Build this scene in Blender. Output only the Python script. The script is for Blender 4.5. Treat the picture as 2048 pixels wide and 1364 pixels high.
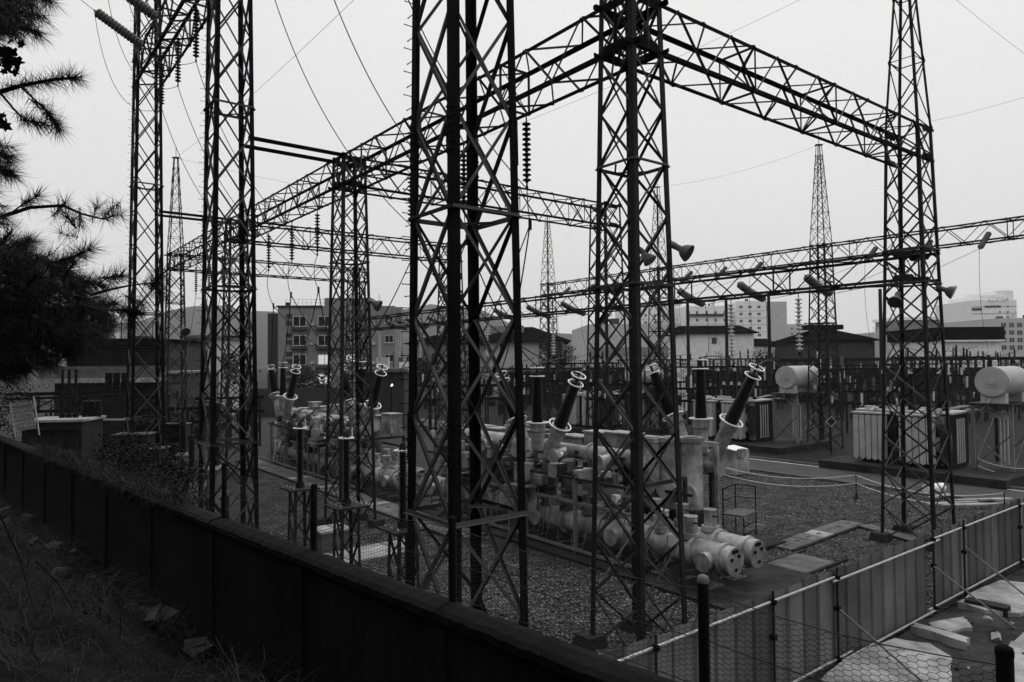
import bpy, math, random
import numpy as np
from mathutils import Vector, Matrix, Euler
random.seed(7); np.random.seed(7)
S = bpy.context.scene
for o in list(bpy.data.objects): bpy.data.objects.remove(o)
COL = S.collection
R = math.radians
# ---------------------------------------------------------------- camera
F = 1392.0; HC = 6.5
cd = bpy.data.cameras.new('camera'); cam = bpy.data.objects.new('camera', cd); COL.objects.link(cam)
cam.location = (0, 0, HC)
cam.rotation_euler = (R(90 + 1.646), R(0.5), 0)
cd.sensor_width = 36.0; cd.lens = 36.0 * F / 2048.0
cd.clip_start = 0.05; cd.clip_end = 9000
S.camera = cam
S.render.resolution_x = 1024; S.render.resolution_y = 682
# ---------------------------------------------------------------- world: flat overcast
wd = bpy.data.worlds.new('World'); S.world = wd; wd.use_nodes = True
nt = wd.node_tree; nt.nodes.clear()
out = nt.nodes.new('ShaderNodeOutputWorld'); bg = nt.nodes.new('ShaderNodeBackground')
sky = nt.nodes.new('ShaderNodeTexSky'); sky.sky_type = 'NISHITA'; sky.sun_disc = False
SUN_EL, SUN_AZ = R(58), R(35)
sky.sun_elevation = SUN_EL; sky.sun_rotation = SUN_AZ; sky.dust_density = 8; sky.air_density = 2
bw = nt.nodes.new('ShaderNodeRGBToBW'); nt.links.new(sky.outputs[0], bw.inputs[0])
sc = nt.nodes.new('ShaderNodeMath'); sc.operation = 'MULTIPLY'; sc.inputs[1].default_value = 0.10
nt.links.new(bw.outputs[0], sc.inputs[0])
cl = nt.nodes.new('ShaderNodeMath'); cl.operation = 'MINIMUM'; cl.inputs[1].default_value = 1.1
nt.links.new(sc.outputs[0], cl.inputs[0])
tc = nt.nodes.new('ShaderNodeTexCoord'); sep = nt.nodes.new('ShaderNodeSeparateXYZ')
nt.links.new(tc.outputs['Generated'], sep.inputs[0])
mr = nt.nodes.new('ShaderNodeValToRGB')          # overcast: the zenith is about three times as bright as the horizon
mr.color_ramp.elements[0].color = (0.236, 0.236, 0.236, 1); mr.color_ramp.elements[1].color = (0.44, 0.44, 0.44, 1)
for q_, v_ in ((0.22, 0.256), (0.48, 0.270)): e_ = mr.color_ramp.elements.new(q_); e_.color = (v_, v_, v_, 1)
nt.links.new(sep.outputs['Z'], mr.inputs[0])
nz = nt.nodes.new('ShaderNodeTexNoise'); nz.inputs['Scale'].default_value = 1.6; nz.inputs['Detail'].default_value = 3
nt.links.new(tc.outputs['Generated'], nz.inputs['Vector'])
nm = nt.nodes.new('ShaderNodeMath'); nm.operation = 'MULTIPLY_ADD'; nm.inputs[1].default_value = 0.16; nm.inputs[2].default_value = 3.12
nt.links.new(nz.outputs['Fac'], nm.inputs[0])
ov = nt.nodes.new('ShaderNodeMath'); ov.operation = 'MULTIPLY'
nt.links.new(mr.outputs[0], ov.inputs[0]); nt.links.new(nm.outputs[0], ov.inputs[1])
mx = nt.nodes.new('ShaderNodeMix'); mx.data_type = 'FLOAT'; mx.inputs[0].default_value = 0.94
nt.links.new(cl.outputs[0], mx.inputs[2]); nt.links.new(ov.outputs[0], mx.inputs[3])
nt.links.new(mx.outputs[0], bg.inputs['Color']); bg.inputs['Strength'].default_value = 1.0
nt.links.new(bg.outputs[0], out.inputs[0])
# ---------------------------------------------------------------- soft sun behind the cloud
sl = bpy.data.lights.new('sun', 'SUN'); sl.energy = 1.1; sl.angle = R(25); sl.color = (1, 1, 1)
so = bpy.data.objects.new('sun', sl); COL.objects.link(so)
so.rotation_euler = (R(90) - SUN_EL, 0, -SUN_AZ + R(180)); so.location = (0, 0, 60)
S.view_settings.view_transform = 'Standard'; S.view_settings.look = 'None'
S.view_settings.exposure = 0.0; S.view_settings.gamma = 1.0; S.view_settings.use_curve_mapping = False

# ---------------------------------------------------------------- photo rays and the yard's own grid
CR = Euler((R(90 + 1.646), R(0.5), 0)).to_matrix()
def ray(px, py): return CR @ Vector(((px - 1024) / F, (682 - py) / F, -1))
def P(px, py, Y):
    d = ray(px, py); t = Y / d.y
    return Vector((0, 0, HC)) + d * t
def G(px, py, z=0.0):
    d = ray(px, py); t = (z - HC) / d.z
    return Vector((0, 0, HC)) + d * t
AL = R(37.8)
A = Vector((-math.sin(AL), math.cos(AL), 0)); B = Vector((math.cos(AL), math.sin(AL), 0)); Z = Vector((0, 0, 1))
O = Vector((2.81, 15.9, 0)); SA = 15.2
def W(a, b, z=0.0): return O + A * a + B * b + Z * z
GM = Matrix(((B.x, A.x, 0, O.x), (B.y, A.y, 0, O.y), (0, 0, 1, 0), (0, 0, 0, 1)))   # local = (b, a, z)

# ---------------------------------------------------------------- materials
MATS = {}
def mat(name, base, rough=0.6, metal=0.0, var=0.25, scale=3.0, bump=0.0, bscale=None, streak=0.0, spec=0.15, kind='noise', emit=0.0, dirt=0.0, rnd=None):
    m = bpy.data.materials.new(name); m.use_nodes = True; n = m.node_tree; L = n.links
    b = n.nodes['Principled BSDF']; b.inputs['Roughness'].default_value = rough; b.inputs['Metallic'].default_value = metal
    b.inputs['Specular IOR Level'].default_value = spec
    g = n.nodes.new('ShaderNodeNewGeometry')
    t = n.nodes.new('ShaderNodeTexNoise'); t.inputs['Scale'].default_value = scale; t.inputs['Detail'].default_value = 6; t.inputs['Roughness'].default_value = 0.65
    L.new(g.outputs['Position'], t.inputs['Vector'])
    fac = t.outputs['Fac']
    if kind == 'voronoi':
        v = n.nodes.new('ShaderNodeTexVoronoi'); v.inputs['Scale'].default_value = bscale or 18
        L.new(g.outputs['Position'], v.inputs['Vector'])
        sp = n.nodes.new('ShaderNodeSeparateColor'); L.new(v.outputs['Color'], sp.inputs[0])
        mm = n.nodes.new('ShaderNodeMath'); mm.operation = 'MULTIPLY_ADD'; mm.inputs[1].default_value = 0.75
        L.new(sp.outputs[0], mm.inputs[0])
        m2 = n.nodes.new('ShaderNodeMath'); m2.operation = 'MULTIPLY'; m2.inputs[1].default_value = 0.4
        L.new(fac, m2.inputs[0]); L.new(m2.outputs[0], mm.inputs[2]); fac = mm.outputs[0]
    if streak:
        mp = n.nodes.new('ShaderNodeVectorMath'); mp.operation = 'MULTIPLY'; mp.inputs[1].default_value = (9, 9, 0.35)
        L.new(g.outputs['Position'], mp.inputs[0])
        t2 = n.nodes.new('ShaderNodeTexNoise'); t2.inputs['Scale'].default_value = 1.0; t2.inputs['Detail'].default_value = 4
        L.new(mp.outputs[0], t2.inputs['Vector'])
        ma = n.nodes.new('ShaderNodeMix'); ma.data_type = 'FLOAT'; ma.inputs[0].default_value = streak
        L.new(fac, ma.inputs[2]); L.new(t2.outputs['Fac'], ma.inputs[3]); fac = ma.outputs[0]
    if rnd:
        if rnd == 'island': ro = g.outputs['Random Per Island']
        else: oi = n.nodes.new('ShaderNodeObjectInfo'); ro = oi.outputs['Random']
        mr_ = n.nodes.new('ShaderNodeMix'); mr_.data_type = 'FLOAT'; mr_.inputs[0].default_value = 0.62
        L.new(fac, mr_.inputs[2]); L.new(ro, mr_.inputs[3]); fac = mr_.outputs[0]
    r = n.nodes.new('ShaderNodeValToRGB')
    lo, hi = max(base * (1 - var), 0.002), base * (1 + var)
    r.color_ramp.elements[0].position = 0.28; r.color_ramp.elements[0].color = (lo, lo, lo, 1)
    r.color_ramp.elements[1].position = 0.72; r.color_ramp.elements[1].color = (hi, hi, hi, 1)
    L.new(fac, r.inputs[0]); colout = r.outputs[0]
    if dirt:
        t3 = n.nodes.new('ShaderNodeTexNoise'); t3.inputs['Scale'].default_value = 1.1; t3.inputs['Detail'].default_value = 8; t3.inputs['Roughness'].default_value = 0.7
        L.new(g.outputs['Position'], t3.inputs['Vector'])
        r3 = n.nodes.new('ShaderNodeValToRGB'); r3.color_ramp.elements[0].position = 0.40; r3.color_ramp.elements[1].position = 0.62
        d0 = 1 - dirt; r3.color_ramp.elements[0].color = (d0, d0, d0, 1)
        L.new(t3.outputs['Fac'], r3.inputs[0])
        mu = n.nodes.new('ShaderNodeMix'); mu.data_type = 'RGBA'; mu.blend_type = 'MULTIPLY'; mu.inputs[0].default_value = 1
        L.new(colout, mu.inputs[6]); L.new(r3.outputs[0], mu.inputs[7]); colout = mu.outputs[2]
    L.new(colout, b.inputs['Base Color'])
    if bump:
        bn = n.nodes.new('ShaderNodeBump'); bn.inputs['Strength'].default_value = bump; bn.inputs['Distance'].default_value = 0.03
        if kind == 'voronoi': L.new(v.outputs['Distance'], bn.inputs['Height']); bn.invert = True
        else:
            tb = n.nodes.new('ShaderNodeTexNoise'); tb.inputs['Scale'].default_value = bscale or 30; tb.inputs['Detail'].default_value = 5
            L.new(g.outputs['Position'], tb.inputs['Vector']); L.new(tb.outputs['Fac'], bn.inputs['Height'])
        L.new(bn.outputs[0], b.inputs['Normal'])
    if emit:
        b.inputs['Emission Color'].default_value = (1, 1, 1, 1); b.inputs['Emission Strength'].default_value = emit
    MATS[name] = m; return m
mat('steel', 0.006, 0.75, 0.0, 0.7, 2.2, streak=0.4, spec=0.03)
mat('steel_gal_lit', 0.022, 0.65, 0.0, 0.75, 2.2, streak=0.5, spec=0.05)  # galvanised steel lightened to stand for light on the rear rows
mat('brace_steel', 0.042, 0.65, 0.0, 0.85, 2.5, streak=0.4, spec=0.12, rnd='object')  # lighter than leg steel for upward-facing light; tone varies at random per bar
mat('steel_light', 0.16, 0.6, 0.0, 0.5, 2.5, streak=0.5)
mat('steel_mid', 0.017, 0.65, 0.0, 0.4, 3, streak=0.4)
mat('gis_paint', 0.37, 0.45, 0.0, 0.35, 2.2, streak=0.5, dirt=0.6, spec=0.4)
mat('gis_shade', 0.15, 0.5, 0.0, 0.4, 2.5, streak=0.5, dirt=0.6, spec=0.3)  # darker paint on risers and boxes, standing in for shade between the parts
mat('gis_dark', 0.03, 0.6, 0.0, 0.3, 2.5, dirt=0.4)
mat('tank_paint', 0.42, 0.5, 0.0, 0.14, 1.8, streak=0.5, dirt=0.2)
mat('white_metal', 0.8, 0.4, 0.2, 0.12, 6)
mat('porcelain', 0.006, 0.45, 0.0, 0.3, 8, spec=0.12)
mat('disc', 0.016, 0.45, 0.0, 0.4, 8, spec=0.15)
mat('disc_light', 0.10, 0.4, 0.0, 0.3, 9, spec=0.3)
mat('disc_white', 0.62, 0.4, 0.0, 0.25, 9)
mat('wire', 0.02, 0.6, 0.0, 0.2, 5)
mat('gravel', 0.05, 0.9, 0, 0.75, 4, bump=1.0, bscale=17, kind='voronoi', spec=0.1, dirt=0.5)
mat('stone', 0.19, 0.85, 0, 0.92, 9, spec=0.15, rnd='island', dirt=0.5)
mat('stone_big', 0.035, 0.9, 0, 0.5, 6, bump=0.5, spec=0.2)
mat('earth', 0.03, 0.95, 0, 0.5, 1.6, bump=0.8, bscale=12, spec=0.1)
mat('site_earth', 0.045, 0.95, 0, 0.6, 1.3, bump=0.9, bscale=9, spec=0.2, dirt=0.5)
mat('hill_soil', 0.006, 0.95, 0, 0.5, 2.0, bump=0.8, bscale=10, spec=0.1)
mat('yard_dark', 0.014, 0.95, 0, 0.6, 1.0, bump=0.6, bscale=10, dirt=0.4)
mat('road', 0.062, 0.8, 0, 0.2, 1.2, bump=0.3, bscale=60, dirt=0.25)
mat('paint_line', 0.75, 0.7, 0, 0.3, 6, dirt=0.4)
mat('concrete', 0.14, 0.85, 0, 0.3, 2.0, bump=0.3, bscale=25, dirt=0.4)
mat('concrete_light', 0.4, 0.85, 0, 0.35, 1.6, bump=0.5, bscale=18, dirt=0.45)
mat('concrete_dark', 0.036, 0.9, 0, 0.35, 1.2, bump=0.3, bscale=20, dirt=0.5)
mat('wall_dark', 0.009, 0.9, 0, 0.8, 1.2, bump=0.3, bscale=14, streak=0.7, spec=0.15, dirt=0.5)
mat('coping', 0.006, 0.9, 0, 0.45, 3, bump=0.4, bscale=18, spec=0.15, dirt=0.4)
mat('panel', 0.14, 0.5, 0.0, 0.32, 1.6, streak=0.6, dirt=0.3, rnd='object')
mat('pipe', 0.38, 0.4, 0.2, 0.35, 6, spec=0.5)
mat('bark', 0.01, 0.95, 0, 0.5, 12, bump=0.6, spec=0.1)
mat('needle', 0.003, 0.7, 0, 0.4, 6, spec=0.2)
mat('leaf', 0.004, 0.7, 0, 0.6, 5, spec=0.2)
mat('grass', 0.02, 0.85, 0, 0.9, 3, spec=0.05, rnd='island')
mat('brick_wall', 0.22, 0.85, 0, 0.15, 0.6, dirt=0.15)
mat('brick_dark', 0.045, 0.85, 0, 0.2, 1.0)
mat('white_wall', 0.8, 0.8, 0, 0.12, 0.5, streak=0.4, dirt=0.15)
mat('grey_wall', 0.48, 0.8, 0, 0.14, 0.4, streak=0.4, dirt=0.15)
mat('pale_wall', 0.8, 0.8, 0, 0.1, 0.3, streak=0.3, dirt=0.1)
mat('roof_dark', 0.005, 0.9, 0, 0.3, 1.5, spec=0.0)
mat('glass', 0.02, 0.15, 0, 0.4, 0.4, spec=0.5)
mat('window_frame', 0.5, 0.6, 0, 0.1, 4)
mat('lit', 0.5, 0.6, 0, 0.3, 1.2, emit=0.42)
mat('lamp_glow', 0.7, 0.5, 0, 0.1, 4, emit=0.9)
mat('black', 0.005, 0.6, 0, 0.3, 4)
mat('sign_white', 0.3, 0.7, 0, 0.15, 5, dirt=0.3)
mat('hill', 0.05, 0.95, 0, 0.35, 0.02, spec=0)
mat('lamp_shell', 0.11, 0.5, 0.2, 0.2, 6)
mat('foliage_far', 0.015, 0.9, 0, 0.5, 2, spec=0.1)

# ---------------------------------------------------------------- objects
ROOT = {}
def setp(o, label=None, cat=None, group=None, kind=None):
    if label: o['label'] = label
    if cat: o['category'] = cat
    if group: o['group'] = group
    if kind: o['kind'] = kind
    return o
def thing(name, loc, label, cat, group=None):
    o = bpy.data.objects.new(name, None); COL.objects.link(o); o.location = loc; o.empty_display_size = 0.2
    ROOT[o.name] = Vector(loc); return setp(o, label, cat, group)
def link(name, me, parent=None, mtx=None):
    o = bpy.data.objects.new(name, me); COL.objects.link(o)
    if parent is not None:
        o.parent = parent; ROOT[o.name] = ROOT[parent.name]
    if mtx is not None: o.matrix_local = mtx
    return o
class MB:
    def __init__(s, M=None): s.v = []; s.f = []; s.sm = []; s.M = M or Matrix.Identity(4)
    def add(s, vs, fs, smooth=False):
        n = len(s.v); s.v += [s.M @ Vector(v) for v in vs]; s.f += [tuple(i + n for i in f) for f in fs]; s.sm += [smooth] * len(fs)
    def box(s, c, d, rz=0.0, taper=1.0):
        c = Vector(c); x, y, z = d[0] / 2, d[1] / 2, d[2] / 2; cz, sz = math.cos(rz), math.sin(rz)
        vs = []
        for dz, k in ((-z, 1.0), (z, taper)):
            for dx, dy in ((-x, -y), (x, -y), (x, y), (-x, y)):
                dx *= k; dy *= k
                vs.append(c + Vector((dx * cz - dy * sz, dx * sz + dy * cz, dz)))
        s.add(vs, [(3, 2, 1, 0), (4, 5, 6, 7), (0, 1, 5, 4), (1, 2, 6, 5), (2, 3, 7, 6), (3, 0, 4, 7)])
    def cyl(s, p0, p1, r0, r1=None, n=14, caps=True):
        p0, p1 = Vector(p0), Vector(p1); r1 = r0 if r1 is None else r1
        d = (p1 - p0).normalized(); u = d.orthogonal().normalized(); w = d.cross(u)
        cs = [(math.cos(2 * math.pi * i / n), math.sin(2 * math.pi * i / n)) for i in range(n)]
        a = [p0 + (u * c + w * q) * r0 for c, q in cs]; b = [p1 + (u * c + w * q) * r1 for c, q in cs]
        s.add(a + b, [(i, (i + 1) % n, n + (i + 1) % n, n + i) for i in range(n)], True)
        if caps: s.add(a, [tuple(range(n))[::-1]]); s.add(b, [tuple(range(n))])
    def lathe(s, p0, d, prof, n=14, smooth=True):       # prof = [(distance along axis, radius)]
        p0 = Vector(p0); d = Vector(d).normalized(); u = d.orthogonal().normalized(); w = d.cross(u); k = len(prof)
        vs = []
        for h, r in prof:
            for i in range(n):
                t = 2 * math.pi * i / n; vs.append(p0 + d * h + (u * math.cos(t) + w * math.sin(t)) * r)
        fs = [(j * n + i, j * n + (i + 1) % n, (j + 1) * n + (i + 1) % n, (j + 1) * n + i) for j in range(k - 1) for i in range(n)]
        s.add(vs, fs, smooth)
        s.add(vs[:n], [tuple(range(n))[::-1]]); s.add(vs[-n:], [tuple(range(n))])
    def torus(s, c, d, Rr, r, n=24, m=6):
        c = Vector(c); d = Vector(d).normalized(); u = d.orthogonal().normalized(); w = d.cross(u); vs = []; fs = []
        for i in range(n):
            t = 2 * math.pi * i / n; e = u * math.cos(t) + w * math.sin(t)
            for j in range(m):
                q = 2 * math.pi * j / m; vs.append(c + e * (Rr + r * math.cos(q)) + d * (r * math.sin(q)))
        for i in range(n):
            for j in range(m): fs.append((i * m + j, ((i + 1) % n) * m + j, ((i + 1) % n) * m + (j + 1) % m, i * m + (j + 1) % m))
        s.add(vs, fs, True)
    def tube(s, pts, r, n=5):
        pts = [Vector(p) for p in pts]; k = len(pts); vs = []
        up = Vector((0.3, 0.2, 1)).normalized()
        for i, p in enumerate(pts):
            d = (pts[min(i + 1, k - 1)] - pts[max(i - 1, 0)]).normalized(); u = d.cross(up)
            if u.length < 1e-4: u = d.orthogonal()
            u.normalize(); w = d.cross(u); rr = r[i] if isinstance(r, (list, tuple)) else r
            for j in range(n):
                t = 2 * math.pi * j / n; vs.append(p + (u * math.cos(t) + w * math.sin(t)) * rr)
        fs = [(i * n + j, i * n + (j + 1) % n, (i + 1) * n + (j + 1) % n, (i + 1) * n + j) for i in range(k - 1) for j in range(n)]
        s.add(vs, fs, True); s.add(vs[:n], [tuple(range(n))[::-1]]); s.add(vs[-n:], [tuple(range(n))])
    def angle(s, p0, p1, w, x=None, y=None, t=None):     # an L section bar
        p0, p1 = Vector(p0), Vector(p1); d = p1 - p0; x, y = frame(d, x, y); t = t or w * 0.12
        prof = [(0, 0), (w, 0), (w, t), (t, t), (t, w), (0, w)]
        vs = [p0 + x * a + y * b for a, b in prof] + [p1 + x * a + y * b for a, b in prof]
        s.add(vs, [(i, (i + 1) % 6, 6 + (i + 1) % 6, 6 + i) for i in range(6)] + [(5, 4, 3, 2, 1, 0), (6, 7, 8, 9, 10, 11)])
    def prism(s, pts, z0, z1):                            # polygon footprint (x, y) list
        n = len(pts); vs = [(p[0], p[1], z0) for p in pts] + [(p[0], p[1], z1) for p in pts]
        s.add(vs, [tuple(range(n))[::-1], tuple(range(n, 2 * n))] + [(i, (i + 1) % n, n + (i + 1) % n, n + i) for i in range(n)])
    def hull(s, pts, faces): s.add(pts, faces)
    def mesh(s, name, m, off):
        me = bpy.data.meshes.new(name); me.from_pydata([tuple(v - off) for v in s.v], [], s.f)
        me.polygons.foreach_set('use_smooth', s.sm); me.materials.append(MATS[m]); me.update(); return me
    def build(s, name, m, parent=None, loc=None, **k):
        off = ROOT[parent.name] if parent is not None else Vector(loc if loc is not None else (0, 0, 0))
        o = link(name, s.mesh(name, m, off), parent)
        if parent is None: o.location = off; ROOT[o.name] = Vector(off)
        return setp(o, **k)
def frame(d, x=None, y=None):
    d = d.normalized()
    if x is None: x = d.cross(Z) if abs(d.z) < 0.95 else d.cross(Vector((1, 0, 0)))
    x = (x - d * x.dot(d)).normalized()
    if y is None: y = d.cross(x)
    y = (y - d * y.dot(d) - x * y.dot(x)).normalized()
    return x, y
LM = {}
def unit_L(m):
    if m not in LM:
        b = MB(); b.angle((0, 0, 0), (0, 0, 1), 1.0, Vector((1, 0, 0)), Vector((0, 1, 0)), 0.13); LM[m] = b.mesh('angle_bar', m, Vector())
    return LM[m]
def bar(parent, name, p0, p1, w, x=None, y=None, m='steel'):      # one steel angle, sharing its mesh with all others
    p0, p1 = Vector(p0), Vector(p1); d = p1 - p0; x, y = frame(d, x, y); r = p0 - ROOT[parent.name]
    M4 = Matrix(((x.x * w, y.x * w, d.x, r.x), (x.y * w, y.y * w, d.y, r.y), (x.z * w, y.z * w, d.z, r.z), (0, 0, 0, 1)))
    return link(name, unit_L(m), parent, M4)
SH = {}
def shared(key, fn):
    if key not in SH: SH[key] = fn()
    return SH[key]
def orient(p, d, s=1.0):                                          # matrix: z axis along d at p
    d = Vector(d).normalized(); q = Vector((0, 0, 1)).rotation_difference(d)
    return Matrix.Translation(p) @ q.to_matrix().to_4x4() @ Matrix.Scale(s, 4)
def npmesh(name, verts, faces, m, smooth=False):
    me = bpy.data.meshes.new(name); k = faces.shape[1]
    me.vertices.add(len(verts)); me.vertices.foreach_set('co', verts.astype(np.float32).ravel())
    me.loops.add(faces.size); me.loops.foreach_set('vertex_index', faces.astype(np.int32).ravel())
    me.polygons.add(len(faces)); me.polygons.foreach_set('loop_start', np.arange(len(faces), dtype=np.int32) * k)
    me.polygons.foreach_set('loop_total', np.full(len(faces), k, dtype=np.int32))
    me.materials.append(MATS[m]); me.update(calc_edges=True); return me
def nth(i): return ['first', 'second', 'third', 'fourth', 'fifth', 'sixth', 'seventh', 'eighth', 'ninth', 'tenth'][i]
# ================================================================ SETTING
def grid(p): d = Vector(p) - O; return d.dot(A), d.dot(B)
def sheet(name, pts, m, z, **k):
    b = MB(); b.add([(p[0], p[1], z) for p in pts], [tuple(range(len(pts)))]); return b.build(name, m, **k)
def gquad(a0, a1, b0, b1): return [W(a0, b0), W(a0, b1), W(a1, b1), W(a1, b0)]
sheet('ground', [(-4000, -300), (4000, -300), (4000, 6000), (-4000, 6000)], 'earth', -0.06, kind='structure')
sheet('gravel_yard', gquad(-3.3, 95, -14, 60), 'gravel', 0.0, kind='structure')
# site ground beyond the hoarding: uneven broken earth
n = 70; us = np.linspace(-14, 30, n); vs_ = np.linspace(-16, -3.3, 40)
V = []; 
for j, a in enumerate(vs_):
    for i, b in enumerate(us):
        z = 0.05 * math.sin(a * 2.1 + b * 1.3) + 0.04 * math.sin(b * 3.7 - a) + random.uniform(-0.03, 0.03) - 0.02
        V.append(W(a, b, z))
fs = np.array([(j * n + i, j * n + i + 1, (j + 1) * n + i + 1, (j + 1) * n + i) for j in range(39) for i in range(n - 1)])
o = link('site_ground', npmesh('site_ground', np.array([tuple(v) for v in V]), fs, 'site_earth')); o['kind'] = 'structure'
sheet('back_yard', gquad(-30, 130, 29.0, 140), 'yard_dark', 0.004, kind='structure')
# road along the transformers
sheet('road', gquad(-20, 95, 23.9, 28.4), 'road', 0.006, kind='structure')
for nm_, b0 in (('kerb', 23.72), ('kerb', 28.42)):
    k = MB(GM)
    for a in np.arange(-20, 90, 1.0): k.box((b0 + 0.08, a + 0.5, 0.06), (0.16, 0.985, 0.14))
    k.build(nm_, 'concrete', kind='structure')
for b0 in (24.05, 28.1):
    sheet('road_line', gquad(-20, 95, b0, b0 + 0.14), 'paint_line', 0.011, kind='structure')
# slabs under the switchgear
b = MB(GM); b.box((5.6, 8.6, 0.05), (4.4, 18.4, 0.1)); b.box((5.2, 27.6, 0.05), (3.6, 18.6, 0.1)); b.build('switchgear_slab', 'concrete_dark', kind='structure')
b = MB(GM); b.box((9.3, 5.2, 0.06), (2.6, 5.0, 0.12)); b.build('bushing_slab', 'concrete_dark', kind='structure')
# cable trench with separate covers
def cover_mesh(w, l, m='concrete'):
    def f():
        k = MB(); k.box((0, 0, 0.03), (w, l, 0.07)); return k.mesh('cover', m, Vector())
    return shared(('cover', w, l, m), f)
def slot_mesh():
    def f():
        k = MB(); k.box((0, 0, 0.066), (0.34, 0.05, 0.006)); k.box((0, 0, 0.0665), (0.08, 0.14, 0.006)); return k.mesh('lifting_slot', 'black', Vector())
    return shared('slot', f)
def trench(name, p0, p1, w, step, m='concrete', slots=True, edge=True):
    p0, p1 = Vector(p0), Vector(p1); d = (p1 - p0); L_ = d.length; d.normalize(); ang = math.atan2(d.y, d.x) - math.pi / 2
    e = MB(); nn = Vector((d.y, -d.x, 0))
    for sgn in (-1, 1):
        c = (p0 + p1) / 2 + nn * sgn * (w / 2 + 0.06); e.box((c.x, c.y, 0.03), (0.11, L_, 0.10), ang)
    t = e.build(name, 'concrete_dark', kind='structure'); ROOT[t.name] = Vector((0, 0, 0))
    for i in range(int(L_ / step)):
        c = p0 + d * (step * (i + 0.5)); rz = ang + random.uniform(-0.012, 0.012)
        mm = m if random.random() < 0.93 else 'concrete_light'
        Mx = Matrix.Translation((c.x, c.y, random.uniform(0.0, 0.02))) @ Matrix.Rotation(rz, 4, 'Z')
        o = link('cover', cover_mesh(w, step - 0.02, mm), t, Mx)
        if slots: link('lifting_slot', slot_mesh(), o, Matrix.Rotation(math.pi / 2, 4, 'Z'))
    return t
trench('cable_trench', W(10.5, 2.65), W(37, 2.65), 1.25, 0.62)
g0, g1, g2 = G(1560, 1098), G(1705, 1046), G(1840, 1085)
trench('cable_trench', g0, g1 + (g1 - g0).normalized() * 0.4, .85, 0.8, slots=True)
trench('cable_trench', g1 + (g2 - g1).normalized() * 0.6, g2, 0.6, 0.8, slots=False)
trench('cable_trench', G(1545, 1150), G(1650, 1112), 1.3, 0.85, 'concrete', slots=False)
q = [G(560, 1120), G(830, 1078), G(840, 1100), G(640, 1140)]
b = MB(); b.prism([(p.x, p.y) for p in q], -0.02, 0.06); b.build('concrete_path', 'concrete_light', kind='structure')
# gravel: loose stones over the yard
def on_path(a, b):
    if 1.9 < b < 3.5 and a > 10: return True
    if 3.4 < b < 7.9 and -0.7 < a < 37: return True
    if 8 < b < 10.7 and 2.6 < a < 7.8: return True
    return False
def stones(name, n, regions, s0, s1, m='stone', zf=None):
    V = []; Fc = []; base = np.array([(1, 0, 0), (-1, 0, 0), (0, 1, 0), (0, -1, 0), (0, 0, .8), (0, 0, -.6)], float)
    fc = np.array([(0, 2, 4), (2, 1, 4), (1, 3, 4), (3, 0, 4), (2, 0, 5), (1, 2, 5), (3, 1, 5), (0, 3, 5)])
    k = 0; tot = sum(r[4] for r in regions)
    for (a0, a1, b0, b1, wgt) in regions:
        for _ in range(int(n * wgt / tot)):
            a = random.uniform(a0, a1); bb = random.uniform(b0, b1)
            if on_path(a, bb): continue
            p = W(a, bb); s = random.uniform(s0, s1); t = random.uniform(0, 6.28)
            pr = base * np.array([s * random.uniform(.6, 1.3), s * random.uniform(.6, 1.3), s * random.uniform(.4, .9)]) + np.random.uniform(-.25, .25, (6, 3)) * s
            x = pr[:, 0] * math.cos(t) - pr[:, 1] * math.sin(t); y = pr[:, 0] * math.sin(t) + pr[:, 1] * math.cos(t)
            V.append(np.stack([x + p.x, y + p.y, pr[:, 2] + s * .3 + (zf(a, bb) if zf else 0)], 1)); Fc.append(fc + k); k += 6
    o = link(name, npmesh(name, np.concatenate(V), np.concatenate(Fc), m)); o['kind'] = 'stuff'; return o
o = stones('gravel', 52000, [(-3, 6, -6, 4, 5), (6, 16, -6, 2.4, 3), (-3, 6, 8, 24, 4), (6, 16, 8, 24, 2)], 0.018, 0.042)
setp(o, 'loose grey gravel covering the yard around the switchgear', 'gravel')

# ---------------------------------------------------------------- the slope the camera stands on
WN = Vector((0.7071, 0.7071, 0)); WT = Vector((-0.7071, 0.7071, 0)); P3 = Vector((1.04, 3.98, 0)); WTOP = HC - 1.9
def wall_p(t, z=0, n_=0): p = P3 + WT * t + WN * n_; return Vector((p.x, p.y, z))
def hill_z(t, n_):        # n_ = distance from the wall line towards the camera side (positive uphill)
    z = 3.05 + 0.47 * n_ if n_ < 4 else 4.93 + (n_ - 4) * 0.85  # rises steeply behind the camera, shaped to block light from the sky
    z += 0.10 * math.sin(t * 1.7 + n_ * 2.2) + 0.07 * math.sin(t * 3.9 - n_ * 1.3) + 0.05 * math.sin(n_ * 5 + t)
    if n_ < 0.6: z -= 0.08
    return z
ts = np.concatenate([np.arange(-30, -4, 1.5), np.arange(-4, 24, 0.3), np.arange(24, 90, 3.0)])
ns = np.concatenate([np.arange(0.05, 6, 0.25), np.arange(6, 60, 2.0)])
V = [tuple(wall_p(t, hill_z(t, n_) + random.uniform(-.03, .03), -n_)) for n_ in ns for t in ts]; k = len(ts)
fs = np.array([(j * k + i, j * k + i + 1, (j + 1) * k + i + 1, (j + 1) * k + i) for j in range(len(ns) - 1) for i in range(k - 1)])
o = link('hillside', npmesh('hillside', np.array(V), fs, 'hill_soil')); o['kind'] = 'structure'
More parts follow.
